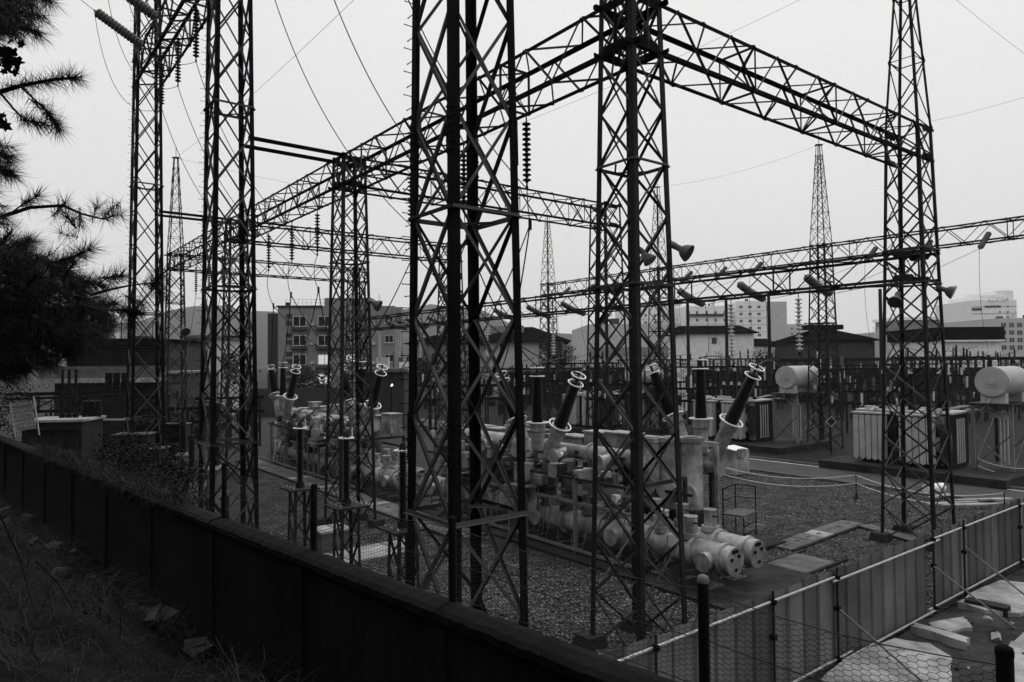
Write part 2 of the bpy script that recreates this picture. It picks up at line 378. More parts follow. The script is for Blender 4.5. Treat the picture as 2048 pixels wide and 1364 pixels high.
# dry grass on it
V = []; Fc = []; k = 0
def strand(p, an, L_, rise, w, seg, droop):
    global k
    d = Vector((math.cos(an), math.sin(an), 0)); c = Vector(p); h = rise; base = k
    for q in range(seg + 1):
        ww = w * (1 - .8 * q / seg); s_ = Vector((-d.y, d.x, 0)) * ww; V.append(tuple(c - s_)); V.append(tuple(c + s_)); k += 2
        st = L_ / seg; c = c + d * st * math.cos(h) + Z * st * math.sin(h); h -= droop / seg; an += random.uniform(-.25, .25); d = Vector((math.cos(an), math.sin(an), 0))
    for q in range(seg): Fc.append((base + 2 * q, base + 2 * q + 1, base + 2 * q + 3, base + 2 * q + 2))
clumps = [(random.uniform(-1, 17), random.uniform(.1, 5.0), random.uniform(0, 6.28)) for _ in range(520)]
for _ in range(26000):
    ct, cn_, ca = random.choice(clumps); t = ct + random.gauss(0, .22); n_ = max(.08, cn_ + random.gauss(0, .2)); p = wall_p(t, hill_z(t, n_) - .03, -n_)
    if p.length < 1.0 or n_ > 5.6: continue
    if random.random() < .45: strand(p, ca + random.gauss(0, .7), random.uniform(.3, .95), random.uniform(.5, 1.3), random.uniform(.002, .0045), 6, random.uniform(1.2, 2.6))
    else: strand(p, ca + random.gauss(0, 1.4), random.uniform(.08, .3), random.uniform(.1, 1.2), random.uniform(.002, .005), 3, random.uniform(.3, 1.2))
for _ in range(9000):
    t = random.uniform(-1, 17); n_ = random.uniform(.05, 5.2); p = wall_p(t, hill_z(t, n_) - .01, -n_)
    if p.length < 1.0: continue
    strand(p, random.uniform(0, 6.28), random.uniform(.06, .22), random.uniform(-.05, .5), random.uniform(.003, .009), 2, .6)
for _ in range(2600):        # weeds hanging over the far end of the wall
    t = 7.5 + 9 * random.random() ** .8; p = wall_p(t, WTOP - .02 + random.uniform(-.03, .05), random.uniform(-.12, .16)); strand(p, random.uniform(0, 6.28), random.uniform(.15, .6), random.uniform(.2, 1.2), random.uniform(.002, .007), 5, random.uniform(1.0, 3.0))
o = link('dry_grass', npmesh('dry_grass', np.array(V), np.array(Fc), 'grass'))
setp(o, 'dry tangled grass on the dark slope by the concrete wall', 'grass', kind='stuff')
def rock_mesh(seed, s):
    r = random.Random(seed); b = MB()
    pts = [(sx * r.uniform(.6, 1) * s, sy * r.uniform(.4, .8) * s, sz * r.uniform(.3, .55) * s) for sz in (-1, 1) for sx, sy in ((-1, -1), (1, -1), (1, 1), (-1, 1))]
    b.add(pts, [(3, 2, 1, 0), (4, 5, 6, 7), (0, 1, 5, 4), (1, 2, 6, 5), (2, 3, 7, 6), (3, 0, 4, 7)]); return b.mesh('rubble_stone', 'stone_big', Vector())
rk = [rock_mesh(i, 0.13) for i in range(5)]
rk2 = [x.copy() for x in rk]
for x in rk2: x.materials.clear(); x.materials.append(MATS['concrete_light'])
for i in range(26):
    if i < 12: t = random.uniform(6.3, 8.2); n_ = random.uniform(.2, .75)
    elif i < 20: t = random.uniform(9.5, 12); n_ = random.uniform(.25, 1.0)
    else: t = random.uniform(13, 16); n_ = random.uniform(.3, 1.2)
    o = link('rubble_stone', rk[i % 5], None, Matrix.Translation(wall_p(t, hill_z(t, n_) + .07, -n_)) @ Euler((random.uniform(-.5, .5), random.uniform(-.5, .5), random.uniform(0, 6))).to_matrix().to_4x4() @ Matrix.Scale(random.uniform(.6, 1.2), 4))
    setp(o, ('angular broken stone in the small heap at the wall foot' if i < 12 else 'flat rubble stone strewn in the grass further along the wall' if i < 20 else 'rubble stone by the far left end of the wall'), 'stone',
         ('stones heaped against the wall' if i < 12 else 'stones strewn along the wall' if i < 20 else 'stones at the far end of the wall'))

# ---------------------------------------------------------------- boundary wall with its mesh fence
wl = thing('boundary_wall', wall_p(5, 0), 'long dark concrete boundary wall with coping along the slope', 'wall')
for i in range(-3, 17):
    t0 = i * 2.2
    b = MB(); c = wall_p(t0 + 1.1, 0, 0); rz = math.atan2(WT.y, WT.x)
    b.box((c.x, c.y, (WTOP - .12) / 2), (2.04, 0.17, WTOP - .12), rz); b.build('wall_panel', 'wall_dark', wl)
    b = MB(); c = wall_p(t0, 0, 0); b.box((c.x, c.y, (WTOP - .12) / 2), (0.16, 0.24, WTOP - .125), rz); b.build('pilaster', 'wall_dark', wl)
    for h in range(2):      # cast coping, worn along its edges
        b = MB(); ns_ = 14; L_ = 1.096; vs = []
        for q in range(ns_ + 1):
            u = t0 + 1.1 * h + L_ * q / ns_; e1, e2 = random.uniform(-.012, .008), random.uniform(-.012, .008); dz = random.uniform(-.008, .006); w1 = .125
            for n_, z in ((-w1 - .01, -.10), (-w1 - .012 + e1, -.035 + dz), (-w1 + .03 + e1, -.004 + dz), (0, .012 + dz), (w1 - .03 + e2, -.004 + dz), (w1 + .012 + e2, -.035 + dz), (w1 + .01, -.10)): vs.append(wall_p(u, WTOP - .01 + z, n_))
        m7 = 7; fs = [(q * m7 + r, q * m7 + (r + 1) % m7, (q + 1) * m7 + (r + 1) % m7, (q + 1) * m7 + r) for q in range(ns_) for r in range(m7)] + [tuple(range(m7))[::-1], tuple(range(ns_ * m7, ns_ * m7 + m7))]
        b.add(vs, fs, False); b.build('coping_stone', 'coping', wl)
mf = thing('mesh_fence', wall_p(0, WTOP), 'low hexagonal wire mesh fence on posts along the wall top', 'fence')
posts = [-1.43, 0, 2.22, 4.4, 6.6]
for i, t in enumerate(posts):
    h = 0.63; r = .032 if t >= 0 else .034
    p = wall_p(t, 0, .06); b = MB(); b.lathe((p.x, p.y, WTOP - .3), Z, [(0, r), (h + .3, r)], 16); po = b.build('post', 'black', mf)
    b = MB(); b.lathe((p.x, p.y, WTOP + h - .005), Z, [(0, r * 1.06), (.02, r * 1.06), (.034, r * .9), (.042, r * .5), (.045, .004)], 16); b.build('post_cap', 'concrete' if t == 0 else 'steel', po)  # one cap made paler to stand for light falling on it
def hexspan(t0, t1, h0, zlo=0.0):
    V = []; Fc = []; k = 0; cw, ch = 0.056, 0.031
    L_ = t1 - t0; nc = int(L_ / (cw * .75)); nr = int(h0 / ch)
    def pt(u, v):
        sag = -0.05 * math.sin(math.pi * u / L_) * (v / h0) + .006 * math.sin(u * 9 + v * 5)
        q = wall_p(t0 + u, WTOP + zlo + v + sag, .06 + .02 * math.sin(u * 3.1) * math.sin(v * 6)); return q
    for c in range(nc):
        for r in range(nr):
            u = (c + .5) * cw * .75; v = (r + .5 + (.5 if c % 2 else 0)) * ch
            if v > h0: continue
            hx = [(u - cw / 4, v + ch / 2), (u + cw / 4, v + ch / 2), (u + cw / 2, v), (u + cw / 4, v - ch / 2)]
            for e in range(3):
                a, bb = pt(*hx[e]), pt(*hx[e + 1]); d = (bb - a).normalized(); x = d.orthogonal().normalized(); y = d.cross(x); rr = .0016
                for q in (a, bb):
                    for th in (0, 2.094, 4.189): V.append(tuple(q + (x * math.cos(th) + y * math.sin(th)) * rr))
                for s_ in range(3): Fc.append((k + s_, k + (s_ + 1) % 3, k + 3 + (s_ + 1) % 3, k + 3 + s_))
                k += 6
    o = link('wire_mesh', npmesh('wire_mesh', np.array(V) - np.array(ROOT[mf.name]), np.array(Fc), 'wire'), mf); return o
for i in range(len(posts) - 1): hexspan(posts[i], posts[i + 1], .58)
b = MB()
for i in range(len(posts) - 1):
    for h in (.58, .3, .03):
        t0, t1 = posts[i], posts[i + 1]; b.tube([wall_p(t0 + (t1 - t0) * q / 6, WTOP + h - .05 * math.sin(math.pi * q / 6) * h / .58, .06) for q in range(7)], .003, 4)
b.build('tension_wire', 'wire', mf)
# notice board tied to the fence at far left
c = P(48, 832, 16.4)
sg = thing('notice_board', c, 'small tilted white notice board with lines of print on the wall top at far left', 'sign')
Mx = Matrix.Translation(c) @ Euler((R(-4), R(-9), R(20))).to_matrix().to_4x4()
b = MB(Mx); b.box((0, 0, 0), (.40, .03, .66)); b.build('board', 'sign_white', sg)
b = MB(Mx); rr = random.Random(3)
for r in range(7):
    zz = .29 - r * .095; x = -.18
    if r == 1: b.box((0, -.018, zz + .045), (.40, .006, .014))
    while x < .17:
        w_ = rr.uniform(.03, .05)
        for q in range(3):
            b.box((x + w_ / 2 + rr.uniform(-.008, .008), -.0175, zz + rr.uniform(-.02, .02)), (w_ * rr.uniform(.3, .9), .005, .009) if q < 2 else (.009, .005, .05))
        x += w_ + .013
b.build('print', 'black', sg)
b = MB(Mx); b.cyl((.24, .02, -.5), (.24, .02, .42), .018); b.cyl((-.24, .02, -.45), (-.24, .02, .36), .012); b.build('stake', 'pipe', sg)

# ---------------------------------------------------------------- steel hoarding along the construction site
f0 = G(1536, 1400); fa, fb = grid(f0)
hd = thing('hoarding_fence', W(fa, fb), 'grey corrugated steel panel hoarding with pipe rails and slanting stays', 'fence')
def hpanel(w):
    def f():
        b = MB(); h = 2.0
        prof = [(0, 0), (.035, -.045), (.075, -.045), (.11, 0), (w - .01, 0), (w, -.02)]
        vs = [(x, y, 0) for x, y in prof] + [(x, y, h) for x, y in prof] + [(x, y + .004, 0) for x, y in prof] + [(x, y + .004, h) for x, y in prof]; n = len(prof)
        fs = [(i, i + 1, n + i + 1, n + i) for i in range(n - 1)] + [(2 * n + i + 1, 2 * n + i, 3 * n + i, 3 * n + i + 1) for i in range(n - 1)] + [(n + i, n + i + 1, 3 * n + i + 1, 3 * n + i) for i in range(n - 1)]
        b.add(vs, fs); return b.mesh('panel', 'panel', Vector())
    return shared(('hp', w), f)
ang = math.atan2(B.y, B.x); pb = -5.0; pw = .58; i = 0; gap_b = None
def b_at(px, py, z):  # grid b of a photo pixel on the fence plane
    d = ray(px, py); den = d.dot(A); t = ((W(fa, 0) - Vector((0, 0, HC))).dot(A)) / den; q = Vector((0, 0, HC)) + d * t; return grid(q)[1]
gap0, gap1 = b_at(1851, 1200, 1), b_at(1869, 1190, 1)
bb = gap0
while bb > -5.2:
    bb -= pw
    h = random.uniform(-.03, .05)
    link('panel', hpanel(pw), hd, Matrix.Translation(W(fa + random.uniform(-.008, .008), bb, -.02 + h) - ROOT[hd.name]) @ Matrix.Rotation(ang, 4, 'Z') @ Matrix.Rotation(random.uniform(-.006, .006), 4, 'Y'))
bb = gap1
while bb < 22:
    h = random.uniform(-.03, .05)
    link('panel', hpanel(pw), hd, Matrix.Translation(W(fa + .03 + random.uniform(-.008, .008), bb, -.02 + h) - ROOT[hd.name]) @ Matrix.Rotation(ang, 4, 'Z'))
    bb += pw
for z0, a_, parts in ((1.86, -.075, ((-5.5, b_at(1660, 1160, 1) + .2), (b_at(1655, 1160, 1), gap0 + .6), (gap0 + .3, 22))), (.14, -.075, ((-5.5, 3.2), (3.0, gap0 + .3), (gap0, 22)))):
    for k, (b0, b1) in enumerate(parts):
        b = MB(GM); dz = (-.055 if k % 2 else 0); b.cyl((b0, fa + a_ - .0 - .05 * (k % 2), z0 + dz), (b1, fa + a_ - .05 * (k % 2), z0 + dz), .027, n=10); b.build('rail', 'pipe', hd)
for px in (1300, 1536, 1665, 1860, 1922, 2036, 2160):
    pb = b_at(px, 1200, 1); b = MB(GM); b.cyl((pb, fa - .11, -.1), (pb, fa - .11, 2.08), .026, n=10); po = b.build('post', 'steel_mid', hd)
    for z0 in (1.86, .14, 1.2):
        b = MB(GM); b.box((pb, fa - .105, z0), (.09, .11, .085)); b.build('clamp', 'steel', po)
for px, z0 in ((1665, 1.2), (1858, 1.2), (1922, 1.35), (2036, 1.3)):
    pb = b_at(px, 1200, 1); b = MB(GM); b.cyl((pb, fa - .13, z0), (pb + .35, fa - 1.75, .02), .024, n=8); b.build('stay', 'steel_light', hd)
# broken slabs and timber on the site side
def gpoly(name, pts, h, m, label, cat, group=None, z0=0.0, tilt=0.0):
    ps = [G(*p) for p in pts]; c = sum(ps, Vector()) / len(ps); b = MB()
    n = len(ps); pr = []
    for i, p in enumerate(ps):       # roughen the outline
        q = ps[(i + 1) % n]; pr.append(p)
        for f in (.33, .66): pr.append(p.lerp(q, f) + Vector((random.uniform(-.05, .05), random.uniform(-.05, .05), 0)))
    n = len(pr); top = [Vector((p.x, p.y, z0 + h + tilt * (p.x - c.x) + random.uniform(-.01, .01))) for p in pr]; bot = [Vector((p.x, p.y, z0 - .1)) for p in pr]
    b.add(bot + top, [tuple(range(n))[::-1], tuple(range(n, 2 * n))] + [(i, (i + 1) % n, n + (i + 1) % n, n + i) for i in range(n)])
    # correct winding for clockwise outlines
    ar = sum(pr[i].x * pr[(i + 1) % n].y - pr[(i + 1) % n].x * pr[i].y for i in range(n))
    if ar < 0: b.f = [f[::-1] for f in b.f]
    return b.build(name, m, None, Vector((c.x, c.y, 0)), label=label, cat=cat, group=group)
gpoly('concrete_slab', [(1915, 1212), (1950, 1190), (2000, 1168), (2080, 1175), (2110, 1215), (2040, 1236), (1970, 1228)], .11, 'concrete_light', 'pale broken concrete slab beside the hoarding near the right edge', 'slab')
gpoly('concrete_slab', [(1640, 1372), (1690, 1325), (1790, 1286), (1860, 1295), (1905, 1325), (1900, 1385), (1700, 1400)], .11, 'concrete_light', 'large pale concrete slab behind the wire mesh at bottom right', 'slab')
gpoly('concrete_slab', [(1850, 1250), (1930, 1236), (1945, 1258), (1900, 1268)], .05, 'concrete_light', 'flat broken slab between the slanting stays of the hoarding', 'slab')
gpoly('concrete_slab', [(2005, 1310), (2060, 1262), (2130, 1280), (2110, 1380), (2020, 1385)], .11, 'concrete_light', 'pale slab at the extreme bottom right corner', 'slab')
gpoly('timber_plank', [(1822, 1263), (1832, 1257), (1940, 1288), (1934, 1298)], .14, 'concrete_light', 'pale timber baulk lying below the hoarding stay', 'plank')
gpoly('timber_plank', [(1930, 1215), (1936, 1208), (2020, 1226), (2016, 1234)], .2, 'steel_mid', 'dark edged plank along the broken slab edge', 'plank')
for k in range(90):
    b_ = random.uniform(0, 14); a_ = fa - random.uniform(.4, 4.5)
    o = link('rubble_lump', (rk if k % 3 else rk2)[k % 5], None, Matrix.Translation(W(a_, b_, .04)) @ Euler((random.uniform(-.6, .6), random.uniform(-.6, .6), random.uniform(0, 6))).to_matrix().to_4x4() @ Matrix.Scale(random.uniform(.3, 1.0), 4))
    setp(o, ('dark' if k % 3 else 'pale') + ' lump of rubble scattered on the site ground below the hoarding', 'rubble', ('dark' if k % 3 else 'pale') + ' rubble on the construction site')

# ---------------------------------------------------------------- yard furniture
def stanchion(px, py, lab):
    p = G(px, py); t = thing('rope_stanchion', p, lab, 'stanchion', 'rope stanchions by the road')
    b = MB(); b.lathe(p, Z, [(0, .17), (.03, .17), (.05, .09), (.30, .055), (.31, .02)], 12); b.build('base', 'black', t)
    b = MB(); b.cyl(p + Z * .3, p + Z * 1.12, .018, n=8); b.build('post', 'steel', t)
    for z in (1.1, .72):
        b = MB(); b.torus(p + Z * z, Z, .03, .009, 10, 5); b.build('eye', 'steel', t)
    return p
s0 = stanchion(1420, 968, 'rope stanchion half hidden behind the pale tank')
s1 = stanchion(1713, 998, 'black rope stanchion standing alone on the gravel near the road')
s2 = stanchion(2010, 1042, 'rope stanchion close behind the hoarding at right')
s3 = stanchion(1955, 958, 'rope stanchion on the far side of the road by the right transformer'); s4 = stanchion(2120, 968, 'rope stanchion beyond the right edge')
def catenary(p, q, sag, n=14): return [p.lerp(q, i / n) - Z * sag * 4 * (i / n) * (1 - i / n) for i in range(n + 1)]
for p, q, l1, l2 in ((s0, s1, 'upper white rope', 'stretched to the left of the lone stanchion'), (s1, s2, 'upper white rope', 'stretched to the right of the lone stanchion'), (s3, s4, 'upper white rope', 'in front of the right transformer')):
    for z, w_ in ((1.1, 'upper'), (.72, 'lower')):
        b = MB(); b.tube(catenary(p + Z * z, q + Z * z, .42), .012, 5); b.build('rope', 'white_metal', None, p, label=w_ + ' white rope ' + l2, cat='rope', group='ropes along the road')
c = G(632, 1106); b = MB(); ang2 = math.atan2(B.y, B.x)
bx = thing('concrete_pit_box', G(660, 1098), 'low concrete pit box with a pale lid behind the wall', 'box')
c = G(662, 1100); b.box((c.x, c.y, .35), (1.0, .9, .7), ang2); b.build('body', 'concrete', bx)
b = MB(); b.box((c.x, c.y, .735), (1.12, 1.0, .07), ang2); b.build('lid', 'concrete_light', bx)
for i, (px, py, L_, an) in enumerate(((1905, 1012, 2.4, .15), (1940, 1018, 2.6, .05), (1880, 998, 1.6, .5), (1965, 1008, 2.8, .1))):
    p = G(px, py); d = Vector((math.cos(an), math.sin(an) * .3, 0)); b = MB(); b.box((p.x, p.y, .14 + .06 * (i % 2)), (L_, .2, .07), an)
    b.build('white_board', 'concrete_light', None, p, label='%s white board of the pile behind the right tower' % ('leftmost', 'nearest', 'shortest', 'rightmost')[i], cat='board', group='white boards piled by the right tower')
p = G(1872, 990); b = MB(); b.cyl(p + Vector((-.5, 0, .3)), p + Vector((.5, .3, .3)), .22, n=16); b.build('white_drum', 'white_metal', None, p, label='white drum lying on its side behind the right tower', cat='drum')
# ================================================================ LATTICE TOWERS
def corners(a, b, s, z): return [W(a + sa * s / 2, b + sb * s / 2, z) for sa, sb in ((-1, -1), (1, -1), (1, 1), (-1, 1))]
SG = ((-1, -1), (1, -1), (1, 1), (-1, 1))
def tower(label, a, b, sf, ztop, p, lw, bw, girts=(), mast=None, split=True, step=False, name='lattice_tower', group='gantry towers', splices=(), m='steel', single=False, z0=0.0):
    t = thing(name, W(a, b, z0), label, 'tower', group)
    zs = [z0]
    while zs[-1] + p * 1.3 < ztop: zs.append(zs[-1] + p * (1 + .0 * len(zs)))
    zs.append(ztop)
    def C(i, z):
        s = sf(z); return W(a + SG[i][0] * s / 2, b + SG[i][1] * s / 2, z)
    for i in range(4):
        bar(t, 'leg', C(i, z0), C(i, ztop), lw, A * -SG[i][0], B * -SG[i][1], m)
        if split:
            q = MB(); c = C(i, z0); q.box((c.x, c.y, .12), (.6, .6, .3), AL, .8); q.build('footing', 'concrete_dark', t)
    jb = MB()
    def brace(p0, p1, w, nout, nm_='brace'):
        d = p1 - p0; y = nout; x = d.cross(nout).normalized()
        if split: bar(t, nm_, p0, p1, w, x, y, 'brace_steel')
        else: jb.angle(p0, p1, w, x, y)
    for i in range(4):
        j = (i + 1) % 4; nout = [-B, A, B, -A][i]
        for k in range(len(zs) - 1):
            if zs[k + 1] - zs[k] < .3: continue
            off = -nout * lw * .16; e = (C(j, zs[k]) - C(i, zs[k])).normalized() * lw * .45
            brace(C(i, zs[k]) + off + e, C(j, zs[k + 1]) + off - e, bw, -nout)
            brace(C(j, zs[k]) + off * 1.25 - e, C(i, zs[k + 1]) + off * 1.25 + e, bw, -nout)
        for g in girts:
            brace(C(i, g) + nout * .01, C(j, g) + nout * .01, bw * 1.25, nout, 'girt')
            if split and i < 2:
                brace((C(i, g) + C(j, g)) / 2, (C(j, g) + C((j + 1) % 4, g)) / 2, bw * .8, Z, 'plan_brace')
    if not split and jb.v: jb.build('bracing', m, t, kind='stuff')
    for g in splices:
        for i in range(4):
            x = A * -SG[i][0]; y = B * -SG[i][1]; c0, c1 = C(i, g - .45), C(i, g + .45); q = MB(); o_ = -(x + y) * .012
            q.angle(c0 + o_, c1 + o_, lw * 1.04, x, y, .013); sp = q.build('splice_plate', 'steel', t)
            q = MB()
            for h in range(6):
                for u in (.3, .75):
                    for dx, dn in ((x, -y), (y, -x)):
                        cc = c0.lerp(c1, (h + .5) / 6) + dx * lw * u + dn * .012; q.cyl(cc, cc + dn * .035, .018, n=6)
            q.build('bolts', 'black', sp)
    if step:
        q = MB(); i = 1; z = 1.0
        while z < ztop:
            for dd, zz in ((A, z), (-B, z + .22)):
                c = C(i, zz); q.cyl(c, c + dd * .16, .009, n=5); q.cyl(c + dd * .155, c + dd * .165, .016, n=5)
            z += .45
        q.build('step_bolts', m, t, kind='stuff')
    if mast:
        zt = mast; s0 = sf(ztop); N = 8 if split else 7
        def CM(i, z):
            f = (z - ztop) / (zt - ztop); s = s0 * (1 - f) + (.12 if split else .3) * f; return W(a + SG[i][0] * s / 2, b + SG[i][1] * s / 2, z)
        for i in range(4): bar(t, 'mast_leg', CM(i, ztop), CM(i, zt), lw * (.7 if split else .5), A * -SG[i][0], B * -SG[i][1], m)
        q = MB(); zz = [ztop + (zt - ztop) * (1 - (1 - k / N) ** 1.15) for k in range(N + 1)]
        for k in range(N):
            for i in range(4):
                j = (i + 1) % 4; nout = [-B, A, B, -A][i]
                for (i0, i1) in ((i, j), (j, i)):
                    if k == N - 1 and i0 == j: continue
                    p0, p1 = CM(i0, zz[k]), CM(i1, zz[k + 1])
                    if split:
                        if (k + i + (i0 == j)) % 2: bar(t, 'brace', p0, p1, bw * .75, (p1 - p0).cross(nout).normalized(), nout, m)
                    elif k < N - 1: q.angle(p0, p1, bw * .55, (p1 - p0).cross(nout), nout)
                if not split or k % 2 == 0: q.angle(CM(i, zz[k]), CM(j, zz[k]), bw * .6)
        q.cyl(W(a, b, zt - .05), W(a, b, zt + .9 if not split else zt + .6), .02, n=5); q.box(W(a, b, zt), (.5, .3, .06)); q.build('mast_bracing', m, t, kind='stuff')
    return t
s1f = lambda z: 1.66 - .0205 * z
s2f = lambda z: 1.55 - .037 * z
s3f = lambda z: 1.80 - .045 * z
R1, R3, R4 = -4.67, 14.6, 36.8
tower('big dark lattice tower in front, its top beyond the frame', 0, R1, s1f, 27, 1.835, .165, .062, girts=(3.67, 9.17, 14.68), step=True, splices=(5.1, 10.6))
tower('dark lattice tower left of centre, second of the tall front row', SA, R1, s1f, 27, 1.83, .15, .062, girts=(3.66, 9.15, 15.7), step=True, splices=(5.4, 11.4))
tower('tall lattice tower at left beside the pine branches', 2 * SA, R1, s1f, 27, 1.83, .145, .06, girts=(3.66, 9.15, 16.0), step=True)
tower('lattice tower carrying the corner of the two long beams', 0, 0, s2f, 18.5, 1.22, .14, .05, girts=(8.15, 10.9), m='steel_gal_lit')
tower('slim lattice tower left of the front tower with the beam crossing its top', SA, 0, s2f, 14.8, 1.1, .12, .048, girts=(7.0, 10.5), m='steel_gal_lit')
tower('lattice tower hidden behind the second tall tower', 2 * SA, 0, s2f, 14.8, 1.1, .115, .05, girts=(8, 11), split=False, m='steel_gal_lit')
tower('far lattice tower with pointed mast behind the left towers', 3 * SA, 0, s2f, 14.8, 1.2, .11, .05, girts=(5, 8, 11), mast=22.0, split=False, m='steel_gal_lit')
tower('right lattice tower with tapering mast behind the hoarding', 0, R3, s3f, 14.7, 1.25, .115, .05, girts=(9.1, 10.3), mast=23.5, m='steel_gal_lit')
tower('lattice tower behind the corner tower at the second cross beam', SA, R3, s3f, 14.8, 1.25, .11, .05, girts=(9.1, 10.3), split=False, m='steel_gal_lit')
tower('small far lattice tower behind the front tower legs', 2 * SA, R3, s3f, 14.8, 1.25, .11, .06, girts=(9.1, 10.3), split=False, m='steel_gal_lit')
tower('far lattice tower behind the apartment roof at the end of the low beam', 3 * SA, R3, s3f, 14.8, 1.25, .11, .06, split=False, m='steel_gal_lit')
tower('far lattice mast right of centre beyond the conservator tank', SA, R4, s3f, 14.8, 1.15, .11, .055, girts=(6, 9, 12), mast=22.1, split=False, m='steel_gal_lit')
tower('farthest but one lattice mast, seen through the corner tower', 2 * SA, R4, s3f, 14.8, 1.2, .11, .055, girts=(6, 9, 12), mast=22.1, split=False, m='steel_gal_lit')
tower('farthest lattice mast right of the front tower', 3 * SA, R4, s3f, 14.8, 1.2, .11, .055, girts=(6, 9, 12), mast=22.1, split=False, m='steel_gal_lit')

# ================================================================ BEAMS
def beam(label, a0, b0, a1, b1, z0, z1, w0, w1=None, step=1.05, cw=.08, bw=.045, split=True, m='steel', group='lattice beams', name='lattice_beam', plates=True, over=.7):
    w1 = w1 or w0; p0, p1 = W(a0, b0), W(a1, b1); d = (p1 - p0); L_ = d.length; d.normalize(); nn = Vector((d.y, -d.x, 0))
    t = thing(name, (p0 + p1) / 2 + Z * z0, label, 'beam', group)
    def C(u, side, top):
        f = u / L_; w = w0 * (1 - f) + w1 * f; return p0 + d * u + nn * side * w / 2 + Z * (z1 if top else z0)
    jb = MB()
    def br(q0, q1, w, nrm, nm_='brace'):
        x = (q1 - q0).cross(nrm).normalized()
        if split: bar(t, nm_, q0, q1, w, x, nrm, 'brace_steel')
        else: jb.angle(q0, q1, w, x, nrm)
    for side in (-1, 1):
        for top in (0, 1):
            bar(t, 'chord', C(-over, side, top), C(L_ + over, side, top), cw, -nn * side, Z * (-1 if top else 1), m)
    N = int(round(L_ / step)); N += N % 2
    for k in range(N):
        u0, u1 = L_ * k / N, L_ * (k + 1) / N
        for side in (-1, 1):
            if k % 2 == 0: br(C(u0, side, 0), C(u1, side, 1), bw, nn * side)
            else: br(C(u0, side, 1), C(u1, side, 0), bw, nn * side)
            if k % 4 == 0: br(C(u0, side, 0) - nn * side * .01, C(u0, side, 1) - nn * side * .01, bw, nn * side, 'upright')
        for top in (0, 1):
            if k % 2 == top: br(C(u0, -1, top), C(u1, 1, top), bw * .85, Z * (1 if top else -1))
            else: br(C(u0, 1, top), C(u1, -1, top), bw * .85, Z * (1 if top else -1))
            if k % 4 == 0: br(C(u0, -1, top) + d * .05, C(u0, 1, top) + d * .05, bw, d, 'cross_bar')
        if k % 4 == 0 and split:
            br(C(u0, -1, 0), C(u0, 1, 1), bw * .7, d); br(C(u0, 1, 0), C(u0, -1, 1), bw * .7, d)
    if not split: jb.build('bracing', m, t, kind='stuff')
    if plates and split:
        for u in (0, L_):
            for side in (-1, 1):
                for top in (0, 1):
                    q = MB(); c = C(u, side, top) + nn * side * .014; h = .22; sgn = -1 if top else 1
                    v = [c - d * .45, c + d * .45, c + d * .28 + Z * sgn * h, c - d * .28 + Z * sgn * h]; v2 = [x + nn * side * .012 for x in v]
                    q.add(v + v2, [(0, 1, 2, 3), (7, 6, 5, 4), (0, 4, 5, 1), (1, 5, 6, 2), (2, 6, 7, 3), (3, 7, 4, 0)]); q.build('gusset_plate', m, t)
    return t
HT, HB = 14.70, 13.50
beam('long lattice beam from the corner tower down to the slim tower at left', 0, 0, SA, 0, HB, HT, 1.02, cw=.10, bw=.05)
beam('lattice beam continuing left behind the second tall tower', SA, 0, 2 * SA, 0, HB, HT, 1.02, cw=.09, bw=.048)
beam('far lattice beam at the left end of the long row', 2 * SA, 0, 3 * SA, 0, HB, HT, 1.02, split=False)
beam('lattice beam from the corner tower down to the right tower', 0, 0, 0, R3, HB, HT, 1.02, 1.15, cw=.10, bw=.048)
beam('cross beam from the slim tower to the tower behind the corner tower', SA, 0, SA, R3, HB, HT, 1.02, 1.15, cw=.09, bw=.046)
beam('upper of the two thin cross beams behind the slim tower', 2 * SA, 0, 2 * SA, R3, HB, HT, 1.02, 1.15, split=False, cw=.09)
beam('lower farther thin cross beam behind the slim tower', 3 * SA, 0, 3 * SA, R3, HB, HT, 1.02, 1.15, split=False, cw=.09)
beam('low lattice beam running left from the right tower with pale insulators', 0, R3, SA, R3, 9.2, 10.25, 1.3, cw=.10, bw=.05, step=1.3, m='steel_gal_lit')
beam('low lattice beam seen behind the front tower', SA, R3, 2 * SA, R3, 9.2, 10.25, 1.3, cw=.10, step=1.3, split=False, m='steel_gal_lit')
beam('far end of the low lattice beam in front of the apartment', 2 * SA, R3, 3 * SA, R3, 9.2, 10.25, 1.3, cw=.10, step=1.3, split=False, m='steel_gal_lit')
beam('far lattice beam rising to the right edge', -SA, R4, SA, R4, HB, HT, 1.15, cw=.10, split=False, step=1.15, m='steel_gal_lit')
beam('far lattice beam between the two far masts on the right', SA, R4, 2 * SA, R4, HB, HT, 1.15, cw=.10, split=False, step=1.15, m='steel_gal_lit')
beam('farthest lattice beam ending at the farthest mast', 2 * SA, R4, 3 * SA, R4, HB, HT, 1.15, cw=.10, split=False, step=1.15, m='steel_gal_lit')
beam('high beam between the two tall towers at top left', SA, R1, 2 * SA, R1, 21.4, 22.9, 1.25, cw=.12, bw=.07)
beam('high beam of the front tower, above the frame', 0, R1, SA, R1, 21.4, 22.9, 1.25, cw=.12, bw=.07, split=False)
for k, (a, lab) in enumerate(((SA, 'twin strut bars joining the second tall tower to the slim tower'), (2 * SA, 'twin strut bars joining the left tall tower to the row behind'), )):
    t = thing('strut_pair', W(a, -2.3, HB), lab, 'strut', 'strut pairs between tower rows')
    bar(t, 'strut', W(a - .55, R1 + .5, HT), W(a - .55, -.4, HT), .12); bar(t, 'strut', W(a + .55, R1 + .5, HT), W(a + .55, -.4, HT), .12)

